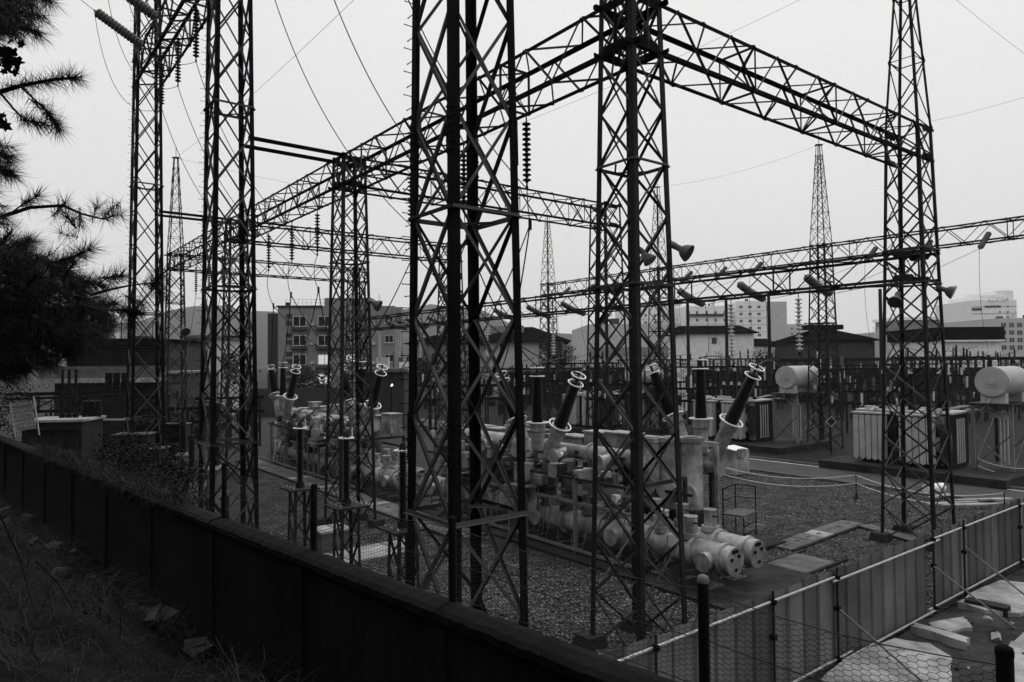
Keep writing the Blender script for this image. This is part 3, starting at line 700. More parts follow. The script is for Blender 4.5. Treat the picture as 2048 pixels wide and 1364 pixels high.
# ================================================================ INSULATOR STRINGS AND CONDUCTORS
def disc_mesh(m):
    def f():
        b = MB(); b.lathe((0, 0, 0), Z, [(0, .03), (.028, .05), (.03, .10), (.052, .127), (.068, .124), (.075, .06), (.125, .045), (.146, .03)], 14); return b.mesh('disc', m, Vector())
    return shared(('disc', m), f)
def istring(p, d, n, label, m='disc', group=None, rec=1.0, bend=0.0, joined=False, cap=.18, pitch=1.0):
    d = Vector(d).normalized(); t = thing('insulator_string', p, label, 'insulator', group)
    q = Vector(p); b = MB(); ax = [Vector(p)]; q = q + d * cap
    jb = MB()
    for i in range(n):
        if joined: jb.lathe(q, d, [(h_ * rec, r_ * rec) for h_, r_ in ((0, .03), (.03, .10), (.055, .127), (.075, .06), (.146, .03))], 9)
        else: link('disc', disc_mesh(m), t, orient(q - ROOT[t.name], d, rec))
        ax.append(Vector(q)); q = q + d * .146 * rec * pitch; d = (d - Z * bend).normalized() if bend > 0 else (d + Z * -bend).normalized()
    if joined: jb.build('discs', m, t)
    e = q + d * .16; b.tube(ax + [q, e], [.02] * (len(ax) + 1) + [.045], 6); b.build('rod', 'steel', t)
    return e
def wire(pts, label, r=.014, group='conductors', name='conductor', m='wire'):
    b = MB(); b.tube(pts, r, 5); return b.build(name, m, None, Vector(pts[0]), label=label, cat='wire', group=group)
def bez(p, c, q, n=16):
    p, c, q = Vector(p), Vector(c), Vector(q); return [p * (1 - t) ** 2 + c * 2 * t * (1 - t) + q * t * t for t in [i / n for i in range(n + 1)]]
PH = (4.4, 7.6, 11.0); pos = ('near', 'middle', 'far')
spn = ('the long beam right of the slim tower', 'the beam left of the slim tower', 'the far left end of the long row')
HANG = {}; HIGH = {}
for s in range(3):
    for k, a in enumerate(PH):
        HANG[s, k] = istring(W(s * SA + a, .45, HB - .02), -Z, 12, 'dark insulator string, %s one under %s' % (pos[k], spn[s]), 'disc', 'strings under the long beams', joined=s > 1)
for k, a in enumerate(PH):
    HIGH[1, k] = istring(W(SA + a, R1 - .1, 21.38), -Z, 14, 'dark insulator string hanging at the %s point of the high left beam' % pos[k], 'disc', 'strings under the high beam')
    HIGH[0, k] = istring(W(a, R1 - .1, 21.38), -Z, 14, 'insulator string at the %s point of the high front beam above the frame' % pos[k], 'disc', 'strings under the high front beam', joined=True)
    # conductors from the high beam down to the long beam
    wire(bez(HIGH[0, k], HIGH[0, k].lerp(HANG[0, k], .30) - Z * 2.8, HANG[0, k], 24), 'thin conductor sagging from above to the %s string of the long beam' % pos[k], .016)
    wire(bez(HIGH[1, k], HIGH[1, k].lerp(HANG[1, k], .30) - Z * 2.8, HANG[1, k], 24), 'conductor from the %s high left string down to the beam behind' % pos[k], .016)
    p = W(SA + a, R1 - .75, 21.75); d = (P(215, 33, 30.0) - P(296, 95, 33.0)); d = Vector((-.9, -.2, .66)).normalized()
    e = istring(p, d, 14, 'pale tension insulator string at the %s point of the high left beam' % pos[k], 'disc_light', 'tension strings at the high left beam', bend=-.0, cap=.3, rec=1.9, pitch=.62)
    wire([e, e + d * 14 + Z * .6], 'line conductor leaving up and left from the %s tension string' % pos[k], .016)
    wire(bez(e, e.lerp(HIGH[1, k], .25) - Z * 4.5, HIGH[1, k], 20), 'loop of slack conductor under the %s tension string' % pos[k], .013)
LOW = {}
spl = ('near the right tower', 'behind the front tower', 'at its far end')
for s in range(3):
    for k, a in enumerate(PH):
        aa = s * SA + a; j = s > 0
        p = W(aa, R3 + .6, 9.95); e = istring(p, B * 1.0 - Z * .42, 12, 'pale slanting insulator string, %s on the low beam %s' % (pos[k], spl[s]), 'disc_light', 'tension strings on the low beam', bend=-.02, joined=j, rec=1.45, pitch=.78)
        p2 = W(aa, R4 - .55, HB + .5); e2 = istring(p2, -B * .8 - Z * .55, 11, 'pale slanting insulator string at the %s point on the far beam, %s span' % (pos[k], nth(s + 1)), 'disc_light', 'tension strings on the far beam', joined=True, rec=1.35, pitch=.8)
        wire([e, e.lerp(e2, .5) - Z * .5, e2], 'slack conductor between low and far beams, %s of the %s span' % (pos[k], nth(s + 1)), .013)
        LOW[s, k] = istring(W(aa, R3 + .1, 9.15), -Z, 13, 'pale hanging disc string, %s below the low beam %s' % (pos[k], spl[s]), 'disc_white', 'strings below the low beam', joined=j, rec=1.15)
        wire(bez(e2, e2 + B * -.5 - Z * 3.5, W(aa, R4 - 1.4, 7.0), 10), 'jumper dropping from the far beam at the %s point of the %s span' % (pos[k], nth(s + 1)), .012)
        if s == 0:
            wire(bez(e, e - Z * 2.6 + B * .8, W(aa + .8, R3 + 3.2, 5.6), 12), 'jumper dropping from the low beam at the %s point near the right tower' % pos[k], .013)
# thin earth wires between mast tops and off frame
def ew(p, q, lab, sag=.3): wire(catenary(Vector(p), Vector(q), sag, 12), lab, .008, 'earth wires')
ew(W(SA, R4, 22.1), W(2 * SA, R4, 22.1), 'earth wire between the two far masts on the right', .5)
ew(W(2 * SA, R4, 22.1), W(3 * SA, R4, 22.1), 'earth wire to the farthest mast', .5)
ew(W(3 * SA, 0, 22.0), P(900, -190, 20), 'thin earth wire rising from the far left mast to the top of the picture', .4)
ew(W(3 * SA, 0, 22.0), W(3 * SA, R4, 22.1), 'faint earth wire across the sky from the far left mast', .9)
ew(P(980, 270, 40), P(1700, -50, 34), 'faint wire slanting up behind the corner tower', .3)
ew(P(1860, 243, 40), P(2100, 178, 38), 'faint wire right of the right tower', .1)
ew(P(1890, -20, 40), P(2080, 130, 36), 'faint wire at the top right corner', .1)

# floodlights on towers
def flood(p, d, label, s=1.0, arm=None):
    p = Vector(p); d = Vector(d).normalized(); t = thing('floodlight', p, label, 'floodlight', 'tower floodlights')
    b = MB(); b.lathe(p, d, [(0, .085 * s), (.19 * s, .09 * s), (.205 * s, .12 * s), (.29 * s, .185 * s), (.40 * s, .235 * s), (.455 * s, .25 * s)], 18); b.build('reflector', 'lamp_shell', t)
    b = MB(); b.cyl(p + d * .456 * s, p + d * .462 * s, .24 * s, n=18); b.build('lens', 'glass', t)
    b = MB(); b.cyl(p - d * .10 * s, p + d * .02, .095 * s, n=12); b.build('ballast', 'lamp_shell', t)
    if arm is not None:
        b = MB(); b.cyl(p, arm, .02, n=6); b.cyl(p + Z * .08, Vector(arm) + Z * .1, .016, n=6); b.build('bracket', 'steel', t)
c = W(-.55, .62, 8.95); flood(P(1350, 492, 15.6), (.75, -.45, -.55), 'bell shaped floodlight on the right leg of the corner tower', .82, P(1338, 490, 15.9))
flood(P(1284, 503, 16.3), (.5, -.3, -.7), 'floodlight inside the corner tower', .7, P(1270, 500, 16.4))
flood(P(1880, 576, 24.6), (.7, -.5, -.4), 'floodlight on the right side of the right tower', 1.0, P(1868, 575, 24.9))
flood(P(1795, 590, 24.2), (-.5, -.5, -.6), 'floodlight on the left side of the right tower', .95, P(1800, 582, 24.8))
flood(P(740, 603, 27.6), (.9, -.1, -.45), 'pale floodlight on the slim tower above the low beam', .95, P(728, 600, 27.8))
flood(P(366, 656, 50), (.6, -.6, -.5), 'floodlight on the far left masted tower', 1.3, P(358, 655, 50.4))
flood(P(1215, 632, 36.4), (-.8, -.4, -.3), 'small floodlight behind the corner tower', .7, P(1225, 632, 36.6))
# ================================================================ GAS INSULATED SWITCHGEAR
def sheds(L_, r0, r1, n, d=.045):
    pr = [(0, r0 + .02)]
    for i in range(n):
        f = i / n; r = r0 * (1 - f) + r1 * f; h = L_ * (i + .15) / n; st = L_ / n
        pr += [(h, r), (h + st * .25, r + d * (1 if i % 2 else .8)), (h + st * .40, r + d * (1 if i % 2 else .8)), (h + st * .6, r)]
    return pr + [(L_, r1)]
TOPS = {}
def bushing(t, p, d, L_, tur_p, key, s=1.0):
    p, d = Vector(p), Vector(d).normalized()
    b = MB(); b.cyl(tur_p, p - d * .28 * s, .24 * s, .25 * s, 16); b.cyl(p - d * .30 * s, p - d * .02, .30 * s, n=18); b.build('turret', 'gis_paint', t)
    b = MB(); b.lathe(p, d, sheds(L_, .20 * s, .135 * s, 30), 18, True); bu = b.build('bushing', 'porcelain', t)
    b = MB(); b.torus(p + d * .02, d, .40 * s, .032 * s, 28)
    x = d.orthogonal().normalized(); y = d.cross(x)
    for k in range(4):
        e = x * math.cos(k * 1.571) + y * math.sin(k * 1.571); b.cyl(p + e * .24 * s, p + e * .40 * s + d * .02, .014, n=5)
    b.build('base_ring', 'white_metal', bu)
    tp = p + d * L_
    b = MB(); b.cyl(tp, tp + d * .10, .16 * s, n=14); b.cyl(tp + d * .1, tp + d * .42, .05 * s, n=8); b.build('terminal', 'steel_mid', bu)
    for h, r in ((.02, .27), (.34, .255)):
        b = MB(); b.torus(tp + d * h, d, r * s, .026 * s, 26)
        for k in range(3):
            e = x * math.cos(k * 2.094 + h) + y * math.sin(k * 2.094 + h); b.cyl(tp + d * h, tp + e * r * s + d * h, .011, n=5)
        b.build('grading_ring', 'white_metal', bu)
    TOPS[key] = tp + d * .42
    return bu
def trio(t, c, key, L_=1.72, s=1.0, step=1.25, tilt=.56):
    c = Vector(c)
    for k, (off, ti) in enumerate(((1, 1), (0, 0), (-1, -1))):       # +A side (left in the photo), middle, -A side
        p = c + A * off * step; d = (Z + A * ti * tilt).normalized()
        bushing(t, p, d, L_, p - d * (1.45 if ti else .9) - Z * .1, (key, k), s)
def flange(b, p, d, r, th=.07):
    b.cyl(Vector(p) - Vector(d) * th / 2, Vector(p) + Vector(d) * th / 2, r, n=20)
def gis(name, label, a0, a1, b0, seed, near):
    rnd = random.Random(seed); t = thing(name, W((a0 + a1) / 2, b0 + .6), label, 'switchgear', 'gas insulated switchgear')
    D = Vector((0, 1, 0)); zc = .95
    for ti, bb in enumerate((b0, b0 + 1.17)):
        aa = a0 + ti * .05; k = 0
        while aa < a1 - .3:
            L_ = rnd.uniform(1.5, 2.3) if k else .95
            e = min(aa + L_, a1); r = .42 if k % 2 == 0 else .385
            if k == 0: r = .40
            b = MB(GM); b.cyl((bb, aa, zc), (bb, e, zc), r, n=26); bt = b.build('bus_tube', 'gis_paint', t)
            b = MB(GM); flange(b, (bb, e, zc), D, .475, .12)
            for q in range(16):
                an = q * math.pi / 8; b.cyl((bb + math.cos(an) * .445, e - .085, zc + math.sin(an) * .445), (bb + math.cos(an) * .445, e + .085, zc + math.sin(an) * .445), .018, n=5)
            b.build('flange', 'gis_paint', bt)
            if k == 0:
                b = MB(GM); b.cyl((bb, aa - .33, zc), (bb, aa, zc), .395, n=26); b.cyl((bb, aa - .06, zc), (bb, aa + .03, zc), .455, n=26); cp = b.build('end_cap', 'gis_paint', t)
                b = MB(GM)
                for dx, dz, rr in ((-.17, .08, .05), (.15, .13, .05), (.02, -.22, .045)): b.cyl((bb + dx, aa - .365, zc + dz), (bb + dx, aa - .32, zc + dz), rr, n=12)
                b.box((bb - .02, aa - .34, zc + .28), (.26, .03, .09)); b.build('port_plug', 'black', cp)
                b = MB(GM)
                for q in range(20):
                    an = q * math.pi / 10; b.cyl((bb + math.cos(an) * .35, aa - .342, zc + math.sin(an) * .35), (bb + math.cos(an) * .35, aa - .33, zc + math.sin(an) * .35), .014, n=6)
                b.build('cap_bolts', 'gis_paint', cp)
            for ds in (.35, L_ - .35):          # saddles
                b = MB(GM)
                for sx in (-.22, .22): b.cyl((bb + sx, aa + ds, .08), (bb + sx, aa + ds, zc - .3), .025, n=6)
                b.box((bb, aa + ds, .3), (.56, .08, .06)); b.box((bb, aa + ds, .11), (.62, .18, .04)); b.build('saddle', 'steel_light', t)
            if ti == 0 and k % 2 == 0:
                b = MB(GM); pa = aa + L_ * (.62 if k else .35); b.cyl((bb - .34, pa, zc - .05), (bb - .56, pa, zc - .05), .25, n=20); b.cyl((bb - .56, pa, zc - .05), (bb - .60, pa, zc - .05), .27, n=20); b.build('side_port', 'gis_paint', t)
            aa = e; k += 1
        n = int((a1 - a0 - 1) / 1.05)
        for j in range(n):
            pa = a0 + 1.15 + j * 1.05 + ti * .18
            if (j < 3):                           # low gas cans near the end
                b = MB(GM); b.cyl((bb, pa, zc + .36), (bb, pa, zc + .52), .27, n=18); b.cyl((bb, pa, zc + .52), (bb, pa, zc + .98), .19, n=18); b.cyl((bb, pa, zc + .98), (bb, pa, zc + 1.01), .205, n=18); c_ = b.build('gas_can', 'gis_paint', t)
                b = MB(GM); b.cyl((bb - .1, pa - .18, zc + .85), (bb - .12, pa - .33, zc + .85), .03, n=6); b.build('valve', 'gis_dark', c_)
                continue
            zt = rnd.uniform(2.75, 3.0); r = rnd.choice((.19, .22, .26))
            b = MB(GM); b.cyl((bb, pa, zc + .3), (bb, pa, zt), r, n=16)
            for zz in (zc + .42, zc + .95 + rnd.uniform(-.1, .2), zt - .35):
                flange(b, (bb, pa, zz), (0, 0, 1), r + .07, .07)
                for q in range(10): b.cyl((bb + math.cos(q * .628) * (r + .045), pa + math.sin(q * .628) * (r + .045), zz - .065), (bb + math.cos(q * .628) * (r + .045), pa + math.sin(q * .628) * (r + .045), zz + .065), .014, n=5)
            ri = b.build('riser', ('gis_shade', 'gis_paint', 'gis_shade')[j % 3], t)
            for q in range(rnd.randint(1, 3)):
                w_ = rnd.uniform(.22, .52); zz = rnd.uniform(1.55, 2.75); b = MB(GM); b.box((bb - r - w_ * .42, pa + rnd.uniform(-.1, .1), zz), (w_, rnd.uniform(.25, .5), rnd.uniform(.25, .55))); b.build('drive_box', rnd.choice(('gis_paint', 'gis_shade', 'gis_dark')), ri)
            if rnd.random() < .8:
                zz = rnd.uniform(2.3, 3.3); b = MB(GM); b.cyl((bb - .15, pa + .3, zz - .5), (bb - .15, pa + .3, zz), .11, n=12); b.cyl((bb - .15, pa + .3, zz), (bb - .15, pa + .3, zz + .03), .125, n=12); b.build('gas_can', 'gis_paint', t)
    # upper transverse and longitudinal tubes
    bu = b0 + .55; a = a0 + 3.6; k = 0
    while a < a1 - .8:
        e = min(a + rnd.uniform(1.6, 2.4), a1 - .4); r = rnd.choice((.25, .29, .33))
        b = MB(GM); b.cyl((bu, a, 3.25), (bu, e, 3.25), r, n=20); flange(b, (bu, a, 3.25), D, r + .08, .09); flange(b, (bu, e, 3.25), D, r + .08, .09); ut = b.build('upper_tube', 'gis_paint', t)
        b = MB(GM); m_ = (a + e) / 2; b.cyl((bu - .2, m_, 3.2), (bu - .75, m_, 3.12), .2, n=16); flange(b, (bu - .77, m_, 3.12), (1, 0, 0), .27, .07); b.build('stub', 'gis_paint', ut)
        b = MB(GM)
        for ae in (a, e):
            for q in range(14): an = q * math.pi / 7; b.cyl((bu + math.cos(an) * (r + .05), ae - .065, 3.25 + math.sin(an) * (r + .05)), (bu + math.cos(an) * (r + .05), ae + .065, 3.25 + math.sin(an) * (r + .05)), .015, n=5)
        b.build('flange_bolts', 'gis_dark', ut)
        b = MB(GM); b.box((bu - r - .004, a + .45, 3.27), (.012, .22, .12)); b.build('nameplate', 'gis_dark', ut)
        a = e + .06; k += 1
    # cabinets behind, beams, frame posts, little pipes
    a = a0 + 4.2
    while a < a1 - 1:
        w_ = rnd.uniform(.7, 1.2); h = rnd.uniform(.8, 1.3); b = MB(GM); b.box((b0 + 2.2, a + w_ / 2, 2.65 + h / 2), (.7, w_, h)); b.box((b0 + 2.2, a + w_ / 2, 2.67 + h), (.82, w_ + .1, .06)); c_ = b.build('cabinet', 'gis_paint', t)
        b = MB(GM); b.box((b0 + 1.84, a + w_ / 2, 2.65 + h * .5), (.03, w_ * .8, h * .75)); b.build('door', 'gis_paint', c_)
        a += w_ + rnd.uniform(.1, .7)
    for a in np.arange(a0 + 2.8, a1, 2.6):
        for bb in (b0 - .62, b0 + 1.85):
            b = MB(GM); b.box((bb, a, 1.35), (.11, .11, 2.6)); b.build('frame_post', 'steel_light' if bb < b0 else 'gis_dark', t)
        b = MB(GM); b.box((b0 + .6, a, 2.62), (2.6, .1, .12)); b.build('frame_beam', 'gis_dark', t)
    for z, bb, m in ((2.55, b0 - .62, 'gis_dark'), (1.75, b0 - .58, 'steel_light'), (.22, b0 - .66, 'steel_light'), (2.1, b0 + 1.85, 'gis_dark')):
        b = MB(GM); b.box((bb, (a0 + a1) / 2 + 1.2, z), (.07, a1 - a0 - 2.6, .09)); b.build('frame_rail', m, t)
    for i in range(26):
        a = rnd.uniform(a0 + .8, a1 - .5); z = rnd.uniform(.6, 1.2); b = MB(GM); b.tube([(b0 - .45, a, z + .6), (b0 - .55, a, z), (b0 - .6, a + .1, .25), (b0 - .5, a + .6, .22)], .02, 6); b.build('gas_pipe', 'steel_light', t)
    for i in range(40):          # small valves, gauges and bracket boxes
        a = rnd.uniform(a0 + 2.5, a1 - .3); z = rnd.uniform(1.5, 3.4); bb = b0 - rnd.uniform(.15, .55); b = MB(GM); w_ = rnd.uniform(.07, .22)
        if i % 3: b.box((bb, a, z), (w_, w_ * rnd.uniform(.6, 1.6), w_ * rnd.uniform(.7, 2.2)))
        else: b.cyl((bb, a, z), (bb - .09, a, z), w_ * .6, n=10)
        b.build('valve_box' if i % 3 else 'gauge', rnd.choice(('gis_paint', 'gis_dark', 'white_metal', 'steel_light')), t)
    for i in range(10):
        a = rnd.uniform(a0 + 3, a1 - .5); b = MB(GM); z = rnd.uniform(1.9, 3.6); b.tube([(b0 - .3, a, z), (b0 - .5, a + .3, z + .1), (b0 - .5, a + .7, z - .3), (b0 - .2, a + 1.0, z - .4)], .016, 5); b.build('cable', 'black', t)
    for i in range(2 if near else 1):
        a = a0 + 8.0 + i * 4; b = MB(GM); b.box((b0 - .75, a, 2.02), (.75, .95, .05))
        for sx in (-.33, .33):
            for sy in (-.43, .43): b.box((b0 - .75 + sx, a + sy, 1.04), (.045, .045, 1.9))
        b.build('platform', 'steel_light', t)
        b = MB(GM); b.box((b0 - .7, a, 2.5), (.5, .55, .62)); b.cyl((b0 - .72, a + .1, 2.8), (b0 - .72, a + .1, 3.25), .17, n=14); b.build('drive_unit', 'gis_paint', t)
    return t
g_near = gis('gas_switchgear', 'large near gas insulated switchgear with twin round end caps on the gravel', .95, 16.2, 4.6, 3, True)
g_far = gis('gas_switchgear', 'farther gas insulated switchgear at left behind the slim tower', 18.6, 35, 4.0, 8, False)
trio(g_near, P(1075, 846, 26.0), 'g2')
trio(g_far, P(722, 808, 34.5), 'g3', 1.75)
trio(g_far, P(566, 792, 43.5), 'g4', 1.75)
# the separate cable end unit on the right with tall tanks
g1 = thing('cable_end_unit', W(4.7, 8.9), 'pale switchgear unit with tall tanks and three black bushings right of the corner tower', 'switchgear', 'gas insulated switchgear')
c1 = P(1402, 838, 25.0); trio(g1, c1, 'g1', 1.78)
for k, (px, Y, r) in enumerate(((1303, 24.2, .38), (1343, 23.9, .38), (1382, 23.6, .37))):
    p = P(px, 876, Y); q = Vector((p.x, p.y, 1.5)); b = MB(); b.cyl(q, p, r, n=24); b.cyl(p - Z * .12, p + Z * .03, r + .05, n=24); b.cyl(p + Z * .03, p + Z * .06, r * .7, n=20); tk = b.build('tank', 'gis_paint', g1)
    b = MB(); d = Vector((-.55, -.8, 0)).normalized(); c = Vector((p.x, p.y, 2.25 - .1 * k)); b.cyl(c, c + d * (r + .16), .29, n=20); b.cyl(c + d * (r + .14), c + d * (r + .20), .34, n=20); b.build('manhole', 'gis_paint', tk)
    b = MB(); b.box((q.x, q.y, q.z - .05), (.95, .95, .1), AL); b.box((q.x, q.y, q.z / 2), (.7, .7, q.z - .1), AL); b.build('pedestal', 'gis_dark', tk)
for k, (off, z0) in enumerate(((0, 3.4),)):
    p = c1 + A * off - Z * .9; b = MB(); b.cyl(p + Z * .1, p - Z * .75, .25, n=18); b.cyl(p - Z * .22, p - Z * .30, .33, n=18); b.build('turret_base', 'gis_paint', g1)
b = MB(); q0, q1 = c1 + A * .95 - Z * 1.6, c1 - A * .75 - Z * 1.6; b.cyl(q0, q1, .28, n=20)
for f in (0, .3, .7, 1): b.cyl(q0.lerp(q1, f) - A * .04, q0.lerp(q1, f) + A * .04, .36, n=20)
b.build('bus_tube', 'gis_paint', g1)
for f in (.15, .8):
    b = MB(); e = q0.lerp(q1, f); b.box((e.x, e.y, (e.z - .2) / 2), (.14, .14, e.z - .25), AL); b.build('post', 'gis_dark', g1)
b = MB(); e0, e1 = P(1438, 886, 23.8), P(1290, 870, 25.4); b.angle(e0, e1, .16); b.build('support_beam', 'gis_paint', g1)
for e in (e0.lerp(e1, .03), e0.lerp(e1, .97)):
    b = MB(); b.box((e.x, e.y, e.z / 2), (.12, .12, e.z - .02), AL); b.build('post', 'gis_paint', g1)
for k in range(5):
    p = P(1285 + k * 14, 960 + (k % 2) * 14, 24.0); b = MB(); b.cyl(p - Z * .35, p, .10, n=12); b.cyl(p, p + Z * .03, .12, n=12); b.build('gas_can', 'gis_paint', g1)
p = G(1470, 948); p.z = 1.35; b = MB(); b.box((p.x, p.y, p.z / 2 + .05), (1.3, 1.0, p.z), AL); 
cb = b.build('control_kiosk', 'gis_paint', None, Vector((p.x, p.y, 0)), label='pale kiosk with sloping white lid at the foot of the right bushing', cat='kiosk')
b = MB(); b.add([Vector((p.x, p.y, p.z)) + B * x + A * y + Z * z for x, y, z in ((-.62, -.45, .02), (.62, -.45, .02), (.62, .45, .16), (-.62, .45, .16), (-.62, -.45, .07), (.62, -.45, .07), (.62, .45, .21), (-.62, .45, .21))], [(3, 2, 1, 0), (4, 5, 6, 7), (0, 1, 5, 4), (1, 2, 6, 5), (2, 3, 7, 6), (3, 0, 4, 7)])
b.build('lid', 'white_metal', cb)
for dx, s_ in ((-1.0, .32), (-.6, .3)):
    q = Vector((p.x, p.y, 0)) + A * -.2 + B * dx * .4 - A * .5; b = MB(); b.box((q.x, q.y, p.z - .05), (s_, .28, .42), AL); b.build('meter_box', 'gis_paint', cb)
# inspection steps with handrails beside the end caps
p = G(1480, 1078); st = thing('inspection_stand', p, 'small dark steel stand with handrails on the gravel behind the end caps', 'stand')
b = MB(); b.box((p.x, p.y, .95), (1.15, .8, .05), AL + .2); b.build('deck', 'concrete', st)
Mx = Matrix.Translation(p) @ Matrix.Rotation(AL + .2, 4, 'Z')
for sx in (-.55, .55):
    for sy in (-.38, .38):
        b = MB(Mx); b.cyl((sx, sy, 0), (sx, sy, 1.85 if sx > 0 or sy > 0 else .95), .022, n=7); b.build('leg', 'steel', st)
b = MB(Mx); b.tube([(-.55, .38, 1.5), (-.5, .38, 1.83), (.55, .38, 1.85), (.55, -.38, 1.85)], .02, 6); b.tube([(-.55, .38, 1.4), (.55, .38, 1.4), (.55, -.38, 1.4)], .016, 6); b.build('handrail', 'steel', st)
b = MB(Mx); b.cyl((-.55, -.38, .3), (.55, -.38, .3), .016, n=6); b.cyl((-.55, -.38, .6), (.55, -.38, .6), .016, n=6); b.build('rung', 'steel', st)
# white ladder behind the corner tower
p = P(1277, 935, 25); b = MB(); M_ = Matrix.Translation(p) @ Matrix.Rotation(.3, 4, 'Z') @ Matrix.Rotation(R(-14), 4, 'X')
ld = thing('step_ladder', p, 'white stepladder with broad treads standing between the pale tanks', 'ladder')
for sx in (-.24, .24):
    b = MB(M_); b.box((sx, 0, .6), (.05, .03, 1.4)); b.build('stile', 'white_metal', ld)
for k in range(6):
    b = MB(M_); b.box((0, -.03, .05 + k * .22), (.44, .12, .045)); b.build('tread', 'white_metal', ld)

# ================================================================ SURGE ARRESTERS BY THE WALL
def lattice_stand(t, p, w, h, m='steel_mid'):
    for sx, sy in SG:
        bar(t, 'leg', p + A * sx * w / 2 + B * sy * w / 2, p + A * sx * w * .42 + B * sy * w * .42 + Z * h, .075, A * -sx, B * -sy, m)
    q = MB(); zs = np.linspace(0, h, 4)
    for k in range(3):
        for i in range(4):
            j = (i + 1) % 4; q.angle(p + A * SG[i][0] * w * .48 + B * SG[i][1] * w * .48 + Z * zs[k], p + A * SG[j][0] * w * .44 + B * SG[j][1] * w * .44 + Z * zs[k + 1], .05)
    q.build('bracing', m, t)
    b = MB(); b.box(p + Z * (h + .03), (w * 1.5, w * 1.5, .05), AL); b.build('base_plate', m, t)
    b = MB()
    for sx in (-1, 0, 1):
        for sy in (-1, 1): b.cyl(p + A * sx * w * .5 + B * sy * w * .5 + Z * (h + .055), p + A * sx * w * .5 + B * sy * w * .5 + Z * (h + .11), .03, n=6)
    b.build('bolts', 'pipe', t)
ARR = []
for k, (px, py, Y, w_) in enumerate(((806, 1055, 17.0, 'nearest the front tower'), (693, 1010, 19.5, 'in the middle of the row of three'), (600, 975, 22.0, 'farthest left of the row of three'))):
    p = P(px, py, Y); base = Vector((p.x, p.y, 0)); h = p.z - .05
    t = thing('surge_arrester', base, 'slim black surge arrester behind the wall, %s' % w_, 'arrester', 'surge arresters behind the wall')
    lattice_stand(t, base, .62, h)
    b = MB(); b.cyl(p, p + Z * .16, .13, n=12); b.build('foot', 'steel_mid', t)
    b = MB(); b.lathe(p + Z * .14, Z, sheds(1.72, .075, .07, 34, .05), 14); b.build('shed_column', 'porcelain', t)
    tp = p + Z * 1.88
    b = MB(); b.torus(tp - Z * .02, Z, .20, .022, 24)
    for q in range(4): b.cyl(tp + Z * .02, tp - Z * .02 + Vector((math.cos(q * 1.571) * .2, math.sin(q * 1.571) * .2, 0)), .012, n=5)
    b.cyl(tp + Vector((.15, .05, 0)), tp + Vector((.15, .05, .28)), .018, n=5); b.build('grading_ring', 'white_metal', t)
    b = MB(); b.cyl(tp - Z * .02, tp + Z * .16, .1, .06, n=12); b.build('terminal', 'steel_mid', t)
    ARR.append(tp + Z * .16)
def vt(px, py0, py1, Y, label, s=1.0):
    p0 = P(px, py1, Y); p1 = P(px, py0, Y); base = Vector((p0.x, p0.y, 0)); L_ = p1.z - p0.z
    t = thing('voltage_transformer', base, label, 'transformer')
    b = MB(); b.cyl(p0 - Z * 1.15, p0 - Z * .12, .42 * s, n=20); b.cyl(p0 - Z * .14, p0, .5 * s, .34 * s, n=20); b.cyl(p0 - Z * 1.25, p0 - Z * 1.13, .52 * s, n=20); b.build('tank', 'steel_light', t)
    b = MB(); b.lathe(p0, Z, sheds(L_ - .25, .19 * s, .17 * s, 24, .05), 16); b.build('shed_column', 'porcelain', t)
    b = MB(); b.cyl(p1 - Z * .26, p1 - Z * .05, .22 * s, n=16); b.cyl(p1 - Z * .05, p1, .26 * s, n=16); b.cyl(p1, p1 + Z * .35, .05, n=8); b.build('head', 'steel_mid', t)
    b = MB(); c = p0 - Z * .55 - B * .65 * s - A * .1; b.box(c, (.55 * s, .45 * s, .5 * s), AL); b.build('terminal_box', 'gis_paint', t)
    for sx, sy in SG:
        b = MB(); q = base + A * sx * .4 + B * sy * .4; b.box((q.x, q.y, (p0.z - 1.25) / 2), (.1, .1, p0.z - 1.25), AL); b.build('leg', 'steel_mid', t)
    return p1
v1 = vt(430, 806, 930, 29.0, 'big ribbed voltage transformer in front of the second tall tower')
v2 = vt(383, 870, 950, 33.0, 'smaller ribbed apparatus on legs left of the second tall tower', .7)
v3 = vt(366, 842, 905, 37.0, 'dark ribbed apparatus beside the left tall tower', .75)

